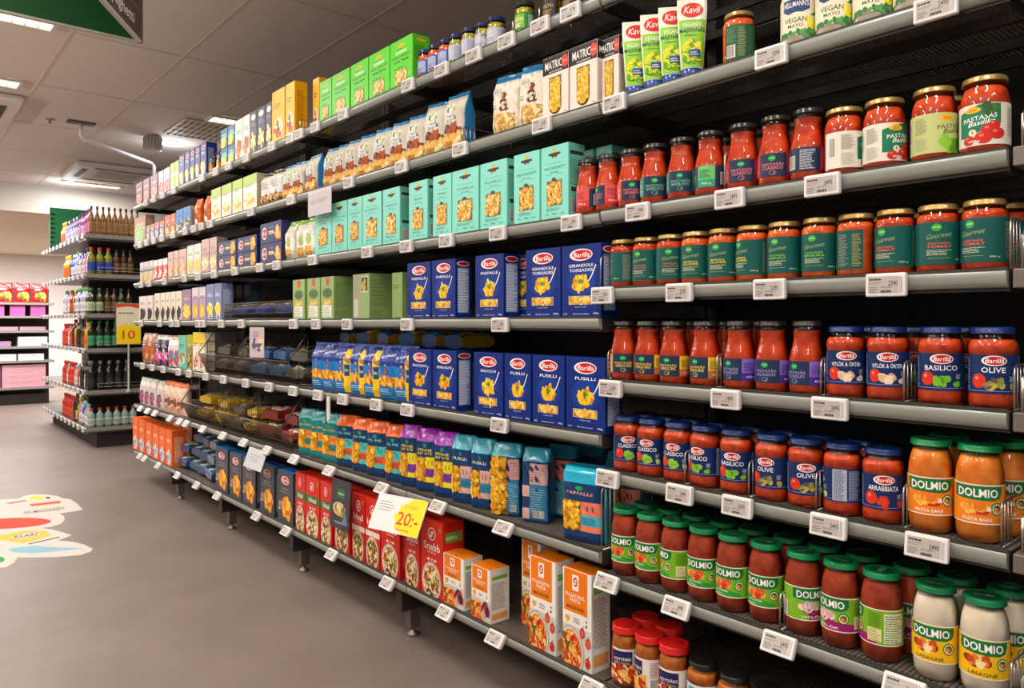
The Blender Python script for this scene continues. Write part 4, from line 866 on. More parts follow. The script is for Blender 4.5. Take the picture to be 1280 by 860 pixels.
# ------------------------------------------------------------------ boxes of the pasta bays
XB = D+.016
def boxes(key, fn, w0, edges, z, look, cat, group, scope, X=XB, yaw=0, gap=.0025, sz=1):
    for i, (a, b) in enumerate(edges):
        ya, yb = Ypx(a, X), Ypx(b, X); wd = ya-yb-gap
        yw = T(yaw) if not isinstance(yaw, (list, tuple)) else T(yaw[i])
        reg(place(key, fn, X, (ya+yb)/2, z, yw, wd/w0, sz), look, cat, group, scope)
PB = 'box'
boxes('b_fus', barilla_box('f', ['FUSILLI'], seed=2), .146, [(630.5, 664), (665.5, 706), (707.5, 757)], LZ[4], 'blue fusilli pasta box', PB, 'blue pasta boxes', 'on the fifth shelf')
boxes('b_gno', barilla_box('g', ['GNOCCHI'], seed=3), .146, [(592, 629)], LZ[4], 'blue gnocchi-shape pasta box beside the fusilli boxes', PB, 'blue pasta boxes', '')
boxes('b_pen', barilla_box('p', ['PENNE RIGATE'], seed=4), .146, [(510.5, 539.5)], LZ[4], 'left blue penne box beside the yellow and blue bags', PB, 'blue pasta boxes', '')
boxes('b_pen', None, .146, [(540.5, 571)], LZ[4], 'right blue penne box with its white text side showing', PB, 'blue pasta boxes', '')
boxes('b_far', barilla_box('fa', ['FARFALLE'], seed=5), .146, [(509, 538.5), (539.5, 569.5), (594, 630)], LZ[3], 'blue farfalle pasta box', PB, 'blue pasta boxes', 'on the middle shelf')
boxes('b_gir', barilla_box('gi', ['GIRANDOLE', 'TORSADES'], seed=6), .146, [(657, 701), (702, 752)], LZ[3], 'bright blue spiral pasta box with two-line title', PB, 'blue pasta boxes', 'beside the teal-label jars')
boxes('b_gir', None, .146, [(640, 668)], LZ[3], 'shaded blue pasta box set back behind the front boxes', PB, 'blue pasta boxes', 'on the middle shelf', XB+.075)
for nm, e, sd in (('MACCHERONETTI', [(642, 675), (676, 711)], 1), ('FUSILLI', [(565, 598.5), (600, 634)], 2), ('PENNE', [(511, 534.7), (541, 564.5)], 3), ('CASERECCE', [(453, 477), (478.5, 500)], 4), ('TORTIGLIONI', [(394, 414.5), (415, 434), (434.5, 452.5)], 5)):
    boxes('t_'+nm, teal_box(nm, sd), .116, e, LZ[2], 'turquoise %s box with pasta window' % nm.lower(), PB, 'turquoise pasta boxes', 'on the third shelf')
boxes('t_FUSILLI', None, .116, [(722, 742), (745, 765)], LZ[2], 'turquoise box standing behind the black-lid jars', PB, 'turquoise pasta boxes', '', XB+.11)
boxes('green', green_box(), .138, [(399.5, 414.5), (415, 437), (438.5, 460.5), (461, 487), (487.5, 516)], LZ[0], 'bright green fusilli box with window', PB, 'green pasta boxes', 'on the top shelf')
sb = small_box('carton_of_pasta', .12, .07, .16, '#7a1c14', None, None, None, '#c8786c'); boxes('dkred', sb, .12, [(540, 560)], LZ[0], 'dark red carton behind the orange pesto jars', PB, None, '', XB+.10)
boxes('matric', matric_box(), .13, [(678, 711), (712, 747)], LZ[1], 'black and cream pasta box with arched window', PB, 'black-topped pasta boxes', 'beside the paper bags')
boxes('matric2', matric_box(seed=9), .13, [(750, 774)], LZ[1], 'black-topped box at the end beside the mayonnaise tubes', PB, 'black-topped pasta boxes', '', XB+.02, 0)
boxes('fk_t', fullkorn_box(True), .15, [(662, 695), (703, 740)], LZ[6], 'tall white and orange wholegrain macaroni box', PB, 'wholegrain pasta boxes', 'on the bottom shelf')
boxes('fk_t', None, .15, [(652, 676)], LZ[6], 'tall wholegrain macaroni box set back behind the others', PB, 'wholegrain pasta boxes', '', XB+.085)
boxes('fk_s', fullkorn_box(False), .128, [(554, 580), (589, 613)], LZ[6], 'short white and orange wholegrain pasta box', PB, 'wholegrain pasta boxes', 'on the bottom shelf', sz=1.08)
boxes('ideal_g', red_box('Ideal', True, seed=2), .14, [(369.5, 381.5), (382, 399.5), (400.5, 415)], LZ[6], 'red macaroni box with green name band', PB, 'red macaroni boxes', '', sz=1.07)
boxes('ideal', red_box('Ideal', None, seed=3, collar=True), .14, [(418, 437), (440, 456), (456.7, 475)], LZ[6], 'red macaroni box with cream collar and bowl', PB, 'red macaroni boxes', '', sz=1.07)
boxes('snabb', red_box('Snabb', None, seed=4), .14, [(476, 500), (506, 525), (526, 554)], LZ[6], 'red quick macaroni box with large crest', PB, 'red macaroni boxes', '', sz=1.07)
boxes('dkbar', dark_barilla(), .13, [(269.5, 285), (287, 302), (303, 319.5), (325, 343), (347, 366.5)], LZ[6], 'dark grey gluten-free pasta box with blue top', PB, 'dark grey pasta boxes', '', sz=1.04)
boxes('olive', olive_box(0), .13, [(366, 381), (384, 400), (401, 417.5)], LZ[3], 'olive green lentil pasta box', PB, 'olive pasta boxes', 'on the middle shelf', sz=1.3)
boxes('olive1', olive_box(1), .13, [(441, 462)], LZ[3], 'opened olive green tray box with cut-out front', PB, 'olive pasta boxes', '', sz=1.28)
boxes('olive0b', small_box('carton_tray', .13, .10, .135, '#8ca868', None, None, None, '#5c7a48'), .13, [(490, 503)], LZ[3], 'plain olive tray box beside the blue farfalle boxes', PB, 'olive pasta boxes', '', XB+.03, sz=1.25)
def SB(key, edges, lvl, h, base, look, top=None, band=None, img=None, txt=None, logo=None, side=None, X=XB, name='pasta_box', d=.06, scope='', z=None, seed=1, w0=.10, cat='box'):
    boxes(key, small_box(name, w0, d, h, base, top, band, img, txt, logo, seed, side), w0, edges, LZ[lvl] if z is None else z, look, cat, look+'s' if len(edges) > 1 else None, scope, X)
OR_ = ['#e8942a', '#f0b04a', '#c86a1c']; CR = ['#f0dca8', '#e8c878', '#d8a850']
SB('yel', [(340, 356), (357, 368.5)], 0, .243, '#eeb40c', 'tall yellow pasta box', None, None, ['#b8481c', '#d8c8a0', '#7c2c1c', '#f4e8c8'], '#a8640c', side='#e8a80c', seed=3)
SB('yel', [(391, 399)], 0, .243, '#eeb40c', 'tall yellow box set back beside the green boxes', X=XB+.06)
SB('sav', [(312.5, 321), (321.5, 331.5), (332, 340)], 0, .208, '#3c3e58', 'tall slate blue biscuit box', None, None, ['#f0c868', '#e8b850', '#f4e0a8'], '#8a90b0', '#f0ece6', seed=4, name='biscuit_box')
SB('wbr', [(294, 303), (303.5, 312)], 0, .208, '#ece6dc', 'white box with brown biscuit picture', None, None, ['#c8783a', '#a85c28', '#e0a860'], '#3a8a4c', seed=5, name='biscuit_box')
SB('pat', [(276, 284.5), (285, 293.5)], 0, .10, '#1c6c94', 'blue box with yellow patches, lower of its stack', None, '#3cc0d8', ['#f4d83c', '#e8c82c', '#f8e878'], '#d8e8ec', seed=6)
SB('pat', [(276, 284.5), (285, 293.5)], 0, .10, '#1c6c94', 'blue box with yellow patches, upper of its stack', z=LZ[0]+.1012)
SB('nvb', [(224, 230.5), (231, 237), (237.5, 243.5), (244, 250), (250.5, 258)], 0, .19, '#1c3484', 'slim navy pasta box with red oval', None, None, ['#f0c04c', '#e8d8a8'], '#c8ccdc', '#c8141e', seed=7)
SB('grn', [(213, 218), (218.5, 223.5)], 0, .17, '#b4dc6c', 'pale lime carton', None, '#e8f0d0', None, '#5c8a2c', seed=8)
SB('pur', [(198, 204.5), (205, 212)], 0, .16, '#c8b4cc', 'lilac and white carton', '#e4dce0', None, ['#c8482c', '#e0a890'], '#7c3c8c', seed=9)
SB('bur', [(170, 178), (179, 187), (188, 197)], 0, .16, '#8a4c5c', 'burgundy carton at the far end', '#6c3048', None, ['#d8c0b0', '#b88a7c'], '#e0c8cc', seed=10)
SB('gwh', [(264, 276), (277, 289.5), (290.5, 303), (304, 321)], 1, .175, '#ece6da', 'cream box with light green top', '#a8c454', None, CR, '#8a8a70', side='#b4b094', seed=11)
SB('blu', [(220, 228.5), (229, 238)], 1, .135, '#1c88d0', 'sky blue carton with palm picture', None, None, ['#f0c83c', '#5cb83c', '#1c4c8c'], '#0c4c8c', side='#b4a88c', seed=12)
SB('orr', [(206, 213), (213.5, 219.5)], 1, .125, '#e8643c', 'orange-red carton beside blue cartons', None, None, ['#2c3c5c', '#f0c84c'], '#f4e0c8', seed=13)
SB('mix', [(183, 187.5), (188, 193), (193.5, 199), (199.5, 205.5)], 1, .105, '#4c6cb0', 'small blue carton at the far end', '#e07848', None, ['#f0e0c0', '#c8a87c'], '#f4e8d8', seed=14)
SB('wd', [(168, 182)], 1, .19, '#a8785c', 'brown and green box at the very end', None, '#74b43c', ['#8cc848', '#74a83c'], '#d8c4b0', seed=15)
SB('pnk', [(252, 261.5), (262, 271)], 2, .19, '#c4a8a4', 'dusty pink pasta box', None, '#b0908c', CR+['#f4e4c4'], '#8a4c4c', side='#8c7c78', seed=16)
SB('whb', [(234, 242), (242.5, 251)], 2, .175, '#e0dcd0', 'white box with noodle picture', None, None, ['#f0d068', '#e8b838', '#c8c878'], '#7c8a5c', seed=17)
SB('pnk2', [(210, 216.5), (217, 223.5), (224, 233)], 2, .165, '#c8a498', 'slim rose coloured box', None, None, ['#e8b878', '#d89858', '#f0d8b0'], '#a8483c', seed=18)
SB('rdw', [(192, 197), (197.5, 203), (203.5, 209.5)], 2, .135, '#d83c38', 'red and white pouch box', '#f0e4dc', None, ['#f4ece4', '#c81c1c'], '#f4ece4', seed=19)
SB('slm', [(175, 179.5), (180, 185.5), (186, 191.5)], 2, .14, '#c8c4c0', 'slim white spaghetti box', None, '#3c4c7c', ['#f0c868', '#e0b050'], '#6c6c74', seed=20)
SB('oval', [(258, 267.5), (268, 277)], 3, .20, '#7c88b4', 'lilac blue box with round noodle picture', None, None, ['#f4dc5c', '#e8cc48', '#f8ec9c'], '#d8dcec', seed=21)
SB('oval2', [(240, 248.5), (249, 257)], 3, .19, '#b8a0bc', 'mauve box with noodle picture', '#d8ccd8', None, ['#f0b83c', '#e8a82c', '#f8d878'], '#7c4c7c', seed=22)
SB('oval3', [(228, 239)], 3, .185, '#9c7c94', 'plum box with noodle picture', None, None, ['#f0d86c', '#e8c84c'], '#d8c8d0', seed=23)
SB('cream', [(193, 200), (200.5, 206.5), (207, 213), (213.5, 219.5), (220, 227)], 3, .18, '#e4dccb', 'cream box with black squiggle', None, None, ['#2c2824', '#3c3630'], '#8c8478', seed=24)
SB('cream2', [(174, 183), (183.5, 191)], 3, .17, '#ded8d2', 'white box with black squiggle at the end', None, None, ['#2c2824'], '#8c8478', seed=25)
SB('ybx', [(241, 248.5), (249, 256)], 4, .225, '#eee4d0', 'white box with yellow top and picture', '#f0cc1c', None, ['#c86848', '#a84c34', '#f4e8d8'], '#8c6c2c', seed=26)
SB('tlb', [(223, 233)], 4, .205, '#74c4b0', 'mint green gift box', None, None, ['#b8e0cc', '#c8783c'], '#2c6c5c', seed=27); SB('olb', [(233.5, 241)], 4, .21, '#8a8a4c', 'olive and brown snack box', '#a8b43c', None, ['#6c4c2c', '#c8a05c'], '#d8d0a0', seed=28)
SB('orx', [(166, 173), (173.5, 181), (182, 190), (190.5, 198.5), (199, 206.5), (207, 215)], 6, .225, '#ee6a1c', 'orange box with blue window picture', None, None, ['#6c9cd8', '#e8ecf0', '#b8ccec', '#c8a080'], '#f4d8c0', side='#e8641c', seed=29, d=.09)
SB('orx', [(216, 226), (227, 240)], 6, .225, '#ee6a1c', 'orange box set back behind the blue bags', X=XB+.27)
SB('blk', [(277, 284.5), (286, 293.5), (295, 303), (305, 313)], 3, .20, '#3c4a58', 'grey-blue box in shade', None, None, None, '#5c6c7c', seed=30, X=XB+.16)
for k, (e, z) in enumerate([((272.5, 295.5), 0), ((272.5, 295.5), 1), ((296.5, 321), 0), ((296.5, 321), 1)]):
    boxes('las', lying_box(2), .19, [e], LZ[2]+z*.0765, 'navy lasagne box lying flat, %s, %s stack' % ('upper' if z else 'lower', 'left' if e[0] < 280 else 'middle'), PB, 'lasagne boxes', '')
for z in (0, 1): boxes('las2', lying_box(3, .19, .095, '#2c3264' if True else ''), .19, [(325.5, 352)], LZ[2]+z*.0965, 'wide navy lasagne box lying flat, %s of the right stack' % ('upper' if z else 'lower'), PB, 'lasagne boxes', '')

# ------------------------------------------------------------------ bags
BROWS = {}
def settle_bags():
    for row in BROWS.values():
        row.sort(key=lambda e: e[0].location.y)
        for (p, wp, tp), (q, wq, tq) in zip(row, row[1:]):
            sp = q.location.y-p.location.y; need = (wp*p.scale.x+wq*q.scale.x)/2/math.cos((tp+tq)/2)+.004+.05*abs(math.sin(tp-tq))
            if sp < need and sp > .03:
                f = max(.72, sp/need)
                p.scale.x *= f; q.scale.x *= f
def bags(key, fn, pxs, z, look, cat, group, scope, X=D+.055, yaw=0, sx=1, sz=1, lean=0):
    X0 = X; wd = {'c_or': .115, 'c_pu': .115, 'c_bl': .118, 'c_bw': .125, 'c_bs': .10, 'c_sf': .10, 'c_fa': .125, 'c_ff': .13, 'c_te': .11, 'c_bk': .11, 'k_y': .10, 'k_b': .10, 'w_o': .11, 'w_g': .12, 'w_a': .125, 'w_c': .115}.get(key, .13)
    for i, px in enumerate(pxs):
        yw = yaw[i] if isinstance(yaw, (list, tuple)) else yaw
        X = max(X0, D+.020+.037*math.cos(T(yw))+.058*sx*abs(math.sin(T(yw))))
        y = Ypx(px, X-.03); o = place(key, fn, X, y, z, T(yw), sx, sz); reg(o, look, cat, group, scope); BROWS.setdefault((round(z, 3), X0 > D+.1), []).append((o, wd*sx, abs(T(yw))))
OG = ('#1c9ab0', '#ee6c24')
bags('c_or', coop_bag(['PENNE', ''][:1], '#e8641c', '#8cd8dc', ('#e86420', '#4cc0b8'), .115, seed=2), [430, 449, 468, 490], LZ[5], 'pasta bag with orange top and teal patches', 'bag', 'orange-topped pasta bags', '', yaw=[17, 15, 17, 16])
bags('c_pu', coop_bag(['PENNE', 'RIGATE'], '#a02cb8', '#ecd83c', ('#8c3ca8', '#ecd41c'), .115, h=.215, seed=3), [508, 530, 552], LZ[5], 'pasta bag with purple top and yellow lettering', 'bag', 'purple-topped pasta bags', '', yaw=[18, 20, 17])
bags('c_bl', coop_bag(['FUSILLI'], '#3ca8c0', '#f0e8e0', ('#3c88ac', '#dca8a0'), .118, h=.215, seed=4), [574, 598], LZ[5], 'fusilli bag with blue top and pasta window', 'bag', 'blue-topped pasta bags', '', yaw=[16, 17])
bags('c_bw', side_bag('#dca8a0', '#2f7ca4', w=.125, win=True, seed=5), [627], LZ[5], 'fusilli bag turned to show its big pasta window', 'bag', 'blue-topped pasta bags', '', X=D+.07, yaw=22)
bags('c_bs', side_bag('#d8a8a4', '#2c7498', seed=6), [664], LZ[5], 'blue pasta bag with pink patch beside the turned fusilli bag', 'bag', 'blue-topped pasta bags', '', X=D+.09, yaw=22, sx=.86)
bags('c_fa', coop_bag(['FARFALLE'], '#38a8cc', '#ee8c78', ('#48b0c8', '#ee8468'), .125, h=.215, seed=6), [728], LZ[5], 'farfalle bag in the rear behind the front one', 'bag', 'farfalle bags', '', X=D+.30, yaw=10)
bags('c_sf', side_bag('#e88468', '#48a8c0', top='#2c98b4', seed=7), [697], LZ[5], 'farfalle bag with salmon patches set back on the shelf', 'bag', 'farfalle bags', '', X=D+.185, yaw=20)
bags('c_fa', None, [775], LZ[5], 'farfalle bag at the back behind the front one', 'bag', 'farfalle bags', '', X=D+.22, yaw=10)
bags('c_ff', coop_bag(['FARFALLE'], '#28b4d8', '#ee9c8c', ('#48b0c8', '#ee8468'), .130, h=.195, d=.085, seed=7, topf=.95), [727], LZ[5], 'upright farfalle bag at the shelf end beside green-lid jars', 'bag', 'farfalle bags', '', X=D+.062, yaw=12)
bags('c_te', coop_bag(['MACARONI'], '#1c9098', '#f0c83c', ('#2a8c84', '#e8882c'), .11, h=.20, seed=8, navy='#1c7c80'), [381, 396, 411], LZ[5], 'teal macaroni bag with pasta window', 'bag', 'teal pasta bags', '', yaw=[17, 19, 15])
bags('c_bk', coop_bag(['PENNE'], '#8a3c9c', '#f0c83c', ('#1c5c7c', '#6c2c84'), .11, h=.19, seed=9), [470, 500, 530, 560, 590], LZ[5], 'pasta bag standing in the shaded back row', 'bag', 'back row pasta bags', 'on the sixth shelf', X=D+.16)
KP = [397, 411, 427, 446, 463, 483, 503]
bags('k_y', kung_bag(True), [427, 446, 463, 503], LZ[4], 'blue macaroni bag with broad yellow side', 'bag', 'blue and yellow macaroni bags', 'on the fifth shelf', yaw=[14, 13, 13, 14])
bags('k_b', kung_bag(False, seed=4), [397, 411, 483], LZ[4], 'bright blue macaroni bag', 'bag', 'blue and yellow macaroni bags', 'on the fifth shelf', yaw=[12, 13, 13], X=D+.058)
bags('k_b', None, [418, 440, 462, 485], LZ[4], 'bright blue macaroni bag in the back row', 'bag', 'blue and yellow macaroni bags', '', X=D+.165, sz=.9)
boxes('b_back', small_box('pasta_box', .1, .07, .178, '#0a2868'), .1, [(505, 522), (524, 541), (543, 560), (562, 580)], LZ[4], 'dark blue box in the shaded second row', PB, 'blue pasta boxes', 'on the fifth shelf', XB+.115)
bags('w_o', white_bag('organic', seed=2), [411, 424, 437.5, 455, 475, 496, 517], LZ[1], 'white organic pasta bag with blue edge', 'bag', 'organic pasta bags', 'on the second shelf', yaw=[13, 14, 13, 12, 13, 12, 11], sz=.98)
bags('w_o', None, [541, 565], LZ[1], 'large white organic pasta bag with blue side gusset', 'bag', 'organic pasta bags', '', yaw=[12, 4], sz=1.08)
bags('w_o', None, [359, 371, 388], LZ[1], 'organic grain bag with blue top', 'bag', 'organic pasta bags', 'behind the paper sign', yaw=[10, 12, 0], sz=.95)
bags('w_g', white_bag('grey', .12, .07, .17, 3, '#54524e'), [332, 344], LZ[1], 'dark silvery pouch of pulses', 'bag', 'silvery pouches', '', yaw=10)
bags('w_a', white_bag('letter', .125, .075, .19, 4, '#2c84bc'), [630, 664], LZ[1], 'cream pasta bag with large brown letter a', 'bag', 'cream lettered pasta bags', '', yaw=[12, 16])
bags('w_c', white_bag('conical', .115, .075, .18, 5, '#8cb84c'), [362, 375.5, 387], LZ[2], 'white pasta bag with leafy green top', 'bag', 'green-topped pasta bags', '', yaw=[6, 20, 8])
bags('p_or', plain_bag('snack_bag', .13, .05, .17, '#e8641c', '#ee7424', ['#f0e8dc', '#3c9c4c', '#c83c1c'], 1), [244, 256], LZ[1], 'bright orange bag with green dot', 'bag', 'orange bags', '', yaw=4, sx=.62)
bags('p_dk', plain_bag('snack_bag', .12, .05, .13, '#2c2c38', '#24242c', ['#e8a83c', '#f0d890', '#c8482c'], 2), [262, 271], LZ[0], 'black bag with orange picture', 'bag', 'black bags', 'on the top shelf', yaw=2, sx=.48)
bags('p_br', plain_bag('snack_bag', .12, .05, .21, '#a87050', '#c8a084', ['#c86c3c', '#a8502c', '#e0b090'], 3), [180, 187], LZ[4], 'brown bag with clear front', 'bag', 'brown bags', '', yaw=8)
bags('p_np', plain_bag('snack_bag', .11, .05, .20, '#2c2c4c', '#e8e0e4', ['#d83c8c', '#e868a8', '#f4b8d4'], 4), [196, 204], LZ[4], 'dark bag with pink berries', 'bag', 'dark berry bags', '', yaw=10)
bags('p_mu', plain_bag('snack_bag', .12, .05, .20, '#e8e0dc', '#e4a8a0', ['#2c94b4', '#d83c4c', '#e83c5c', '#4cb0c8'], 5), [212, 219], LZ[4], 'white bag with red and blue picture', 'bag', 'white picture bags', '', yaw=8)
bags('p_wp', plain_bag('snack_bag', .11, .05, .19, '#dcd4d0', '#c8ccc8', ['#b83c78', '#a86c8c', '#54343c'], 6), [176, 182, 188.5, 197.5], LZ[5], 'pale bag with pink and brown picture', 'bag', 'pale bags', '', yaw=8)
bags('p_ob', plain_bag('snack_bag', .13, .055, .20, '#ecc8b4', '#ee7020', ['#7c4c3c', '#c88c6c', '#e8d4c4'], 7), [208, 215.5, 224], LZ[5], 'peach bag with bright orange top', 'bag', 'peach bags', '', yaw=10)
settle_bags()
# bags lying down
def lying(key, fn, px, X, z, rz, look, cat, group, scope='', roll=0, s=1):
    o = place(key, fn, X, Ypx(px, X), z); o.scale = (s, s, s)
    o.rotation_euler = (Matrix.Rotation(rz, 3, 'Z') @ Matrix.Rotation(-PI/2+roll, 3, 'X')).to_euler(); reg(o, look, cat, group, scope); return o
roll = lambda seed: kung_bag(seed % 2 == 0, .085, .075, .16, seed)
for i, px in enumerate((430, 453, 478, 508, 536, 566)):
    lying('k_y' if i % 2 else 'k_b', None, px, D+.155, LZ[4]+.181+.0345, T(-90+(-6, 4, -5, 5, -3, 3)[i]), 'blue and yellow bag lying on top of others', 'bag', 'blue and yellow macaroni bags', 'on the fifth shelf', s=.92)
pile = plain_bag('soup_pasta_bag', .15, .06, .20, '#284c74', '#1c3454', ['#d8dcd8', '#d8b43c', '#1c2c44', '#5c8cb0'], 9, '#3c5c7c', .004)
for lay, n in ((0, 4), (1, 4), (2, 3)):
    for k in range(n):
        X1 = D+.05+.02*lay+.01*((k*7) % 3); o = place('pile', pile, X1, 4.365+.162*k+.02*lay, LZ[6]+.040+.078*lay)
        o.rotation_euler = (Matrix.Rotation(T(-90+((k*37+lay*53) % 13-6)), 3, 'Z') @ Matrix.Rotation(-PI/2, 3, 'X')).to_euler()
        reg(o, 'crumpled blue and white pasta bag in the %s layer of the pile' % ('lowest', 'middle', 'top')[lay], 'bag', 'crumpled blue bags', '')

# ------------------------------------------------------------------ wire bins and dividers
def wire_bin(w, hf=.11, hb=.235, lean=.05, depth=.38):
    def f():
        m = MB(); r = .0016; W = w/2
        root = None
        for i in range(int(w/.020)+1):
            x = -W+i*w/int(w/.020); m.tube([(x, 0, .007), (x, -lean, hf)], .0019, WIRED, 4)
        for j in range(4):
            t = j/3; m.tube([(-W, -lean*t, .007+(hf-.007)*t), (W, -lean*t, .007+(hf-.007)*t)], .0030 if j in (0, 3) else .0020, WIRED, 4)
        o = m.build('wire_bin')
        for sgn in (-1, 1):
            s = MB(); x = W*sgn
            s.tube([(x, -lean, hf), (x, .04, hb), (x, depth, hb)], .0030, WIRED, 5); s.tube([(x, 0, .007), (x, depth, .007)], .0022, WIRED, 4)
            for i in range(10):
                y = .0+i*depth/9; top = hb if y > .04 else hf+(hb-hf)*(y+lean)/(.04+lean); s.tube([(x, y, .007), (x, y, top)], .0018, WIRED, 4)
            for j in (1, 2, 3): s.tube([(x, 0 if j > 1 else -lean*.5, hb*j/4), (x, depth, hb*j/4)], .0018, WIRED, 4)
            s.build('side_panel', o)
        b = MB()
        for i in range(8): b.tube([(-W, i*depth/7, .004), (W, i*depth/7, .004)], .0013, WIRED, 4)
        for i in range(5): b.tube([(-W+i*w/4, 0, .004), (-W+i*w/4, depth, .004)], .0013, WIRED, 4)
        b.build('base', o)
        return o
    return f
for (a, b), lv, nm in [((259, 304), 4, 'left wire bin on the fifth shelf beside the yellow box'), ((306, 374), 4, 'right wire bin on the fifth shelf beside blue bags'), ((237, 279), 5, 'leftmost wire bin on the sixth shelf beside peach bags'), ((281, 312), 5, 'narrow wire bin in the middle of the sixth shelf'), ((314, 366), 5, 'right wire bin on the sixth shelf beside teal bags')]:
    X = D+.030; ya, yb = Ypx(a, X), Ypx(b, X); o = place('bin%d' % a, wire_bin(ya-yb-.006), X, (ya+yb)/2, LZ[lv]); prop(o, nm, 'wire bin', 'wire bins for loose bags')
X = D+.02; ya, yb = Ypx(281, X), Ypx(365, X); o = place('binlow', wire_bin(ya-yb, .085, .085, .0), X, (ya+yb)/2, LZ[3]); prop(o, 'low wire basket on the middle shelf beside olive boxes', 'wire bin')
loose = [plain_bag('loose_bag', .15, .055, .20, c, t, b, i, None, .003) for i, (c, t, b) in enumerate([('#5c5a50', '#8a8678', ['#d8d0b8', '#2c5c4c', '#b8a480']), ('#3c6c9c', '#c8c4b8', ['#e0d8c4', '#c8a85c', '#2c4c7c']), ('#d8b02c', '#e8c83c', ['#f4e8b0', '#a87c1c']), ('#8a2c24', '#5c1c1c', ['#e8d8c8', '#c83c2c']), ('#2c4c9c', '#1c88c8', ['#f0c83c', '#e8a82c', '#5cc0d8'])])]
BINS = [(259, 304, 4, (0, 0)), (306, 374, 4, (1, 1, 0)), (237, 279, 5, (2, 2)), (281, 312, 5, (0, 2)), (314, 366, 5, (3, 3))]
names_l = ['dull grey-green bag', 'blue and silver bag', 'yellow bag', 'dark red bag', 'bright blue bag']
for bi, (pa, pb, lv, kinds) in enumerate(BINS+[(283, 363, 3, (4, 4, 4))]):
    X = D+.03; ya, yb = Ypx(pa, X), Ypx(pb, X); n = len(kinds)
    for k, kd in enumerate(kinds):
        for lay in ((0, 1) if lv > 3 else (0,)):
            wk = (ya-yb)/n; s = min(1.05, wk*.78/.15); y = ya-wk*(k+.5); X1 = D+.055+.02*lay
            o = place('loose%d' % kd, loose[kd], X1, y, LZ[lv]+.014+.0355*s+lay*(.073*s)); o.scale = (s, s, s)
            o.rotation_euler = (Matrix.Rotation(T(-90+(4, -3, 5)[k % 3]), 3, 'Z') @ Matrix.Rotation(-PI/2+T(0), 3, 'X')).to_euler()
            where = ['in the left fifth-shelf bin', 'in the right fifth-shelf bin', 'in the leftmost sixth-shelf bin', 'in the narrow sixth-shelf bin', 'in the right sixth-shelf bin', 'in the low middle-shelf basket'][bi]
            reg(o, names_l[kd]+(' lying on top' if lay else ' lying at the bottom' if lv > 3 else ' lying flat'), 'bag', 'loose bags in the wire bins', where)
def divider(h=.062, L=.36, n=7):
    def f():
        m = MB(); m.tube([(0, 0, .001), (0, 0, h-.012), (0, .004, h-.004), (0, .012, h), (0, L, h)], .0019, WIRE, 6); m.tube([(0, 0, .003), (0, L, .003)], .0016, WIRE, 5)
        for i in range(1, n+1): m.tube([(0, i*.016 if i < 4 else .05+(i-3)*(L-.06)/(n-3), .003), (0, i*.016 if i < 4 else .05+(i-3)*(L-.06)/(n-3), h)], .0013, WIRE, 4)
        return m.build('wire_divider')
    return f
def dividers(pxs, z, scope, h=.062, X=D+.015):
    for px in pxs: reg(place('div%.3f' % h, divider(h), X, Ypx(px, X), z), 'wire divider between jars', 'divider', 'wire shelf dividers', scope)
dividers([906], RZ[2], 'under the mayonnaise shelf', .09); dividers([751, 1263], RZ[3], 'on the teal-label jar shelf', .085)
dividers([760, 896, 1026, 1130, 1268], RZ[4], 'on the fourth sauce shelf', .075); dividers([856, 936, 1020, 1129, 1252], RZ[5], 'on the fifth sauce shelf', .078); dividers([975, 1264], RZ[6], 'on the sixth sauce shelf', .078)
dividers([752], LZ[5], 'beside the farfalle bag', .16); dividers([375], LZ[0], 'beside the yellow boxes', .06); dividers([512, 601, 641, 674], LZ[0], 'between pesto jars', .055); dividers([578], LZ[1], 'between paper bags', .06)

# ------------------------------------------------------------------ signs and papers
def paper(name, px0, px1, z0, z1, X, art, look, cat='sign', tilt=0, yaw=0, t=.0006, col='#e8e4e4'):
    ya, yb = Ypx(px0, X), Ypx(px1, X); w, h = ya-yb, z1-z0
    m = MB(); m.box(-w/2, 0, -h, w/2, t*2, 0, M(col, .35)); a = Art(); a.z = .0003; art(a, w, h); a.emit(m, lambda x, y, z: (x, -z, y-h))
    o = m.build(name); o.location = (X, (ya+yb)/2, z1); o.rotation_euler = (Matrix.Rotation(-PI/2+yaw, 3, 'Z') @ Matrix.Rotation(-tilt, 3, 'X')).to_euler(); return prop(o, look, cat)
def ar_grey(a, w, h): a.text('GLUTENFRITT', 0, h*.55, w*.75, h*.16, '#8a8688', False); a.rect(-w*.48, h*.9, w*.48, h*.97, '#d4d0d4')
paper('shelf_sign', 385, 414, LZ[1]-.115, LZ[1]-.012, D-.014, ar_grey, 'grey plastic sign hanging beneath the second shelf over turquoise boxes', 'sign', 0, 0, .001, '#c4bec2')
def ar_note(a, w, h): a.lines(-w*.3, h*.35, w*.3, h*.75, '#8a8c94', 4, 2, .3)
paper('shelf_sign', 312, 334, LZ[5]-.115, LZ[5]-.02, D-.014, ar_note, 'pale plastic note hanging under the sixth shelf above dark boxes', 'sign', T(20), 0, .001, '#c8ccd2')
def ar_leaf(a, w, h):
    a.rect(-w/2, 0, w/2, h, '#3c3c44'); a.rect(-w*.2, h*.62, w*.2, h*.82, '#2f6a34'); a.text('GRÖN', 0, h*.72, w*.3, h*.06, '#d8e8d0'); a.ell(-w*.05, h*.4, w*.34, h*.14, '#d8c8a8'); a.blobs(-w*.05, h*.4, w*.26, h*.1, 24, ['#c8a04c', '#6c8a3c', '#e8dcb8', '#8a4c2c'], w*.12, 3); a.poly([(w*.1, h*.1), (w*.45, h*.12), (w*.3, h*.35)], '#6c7c9c'); a.text('RECEPT', -w*.05, h*.12, w*.4, h*.04, '#c8ccd4')
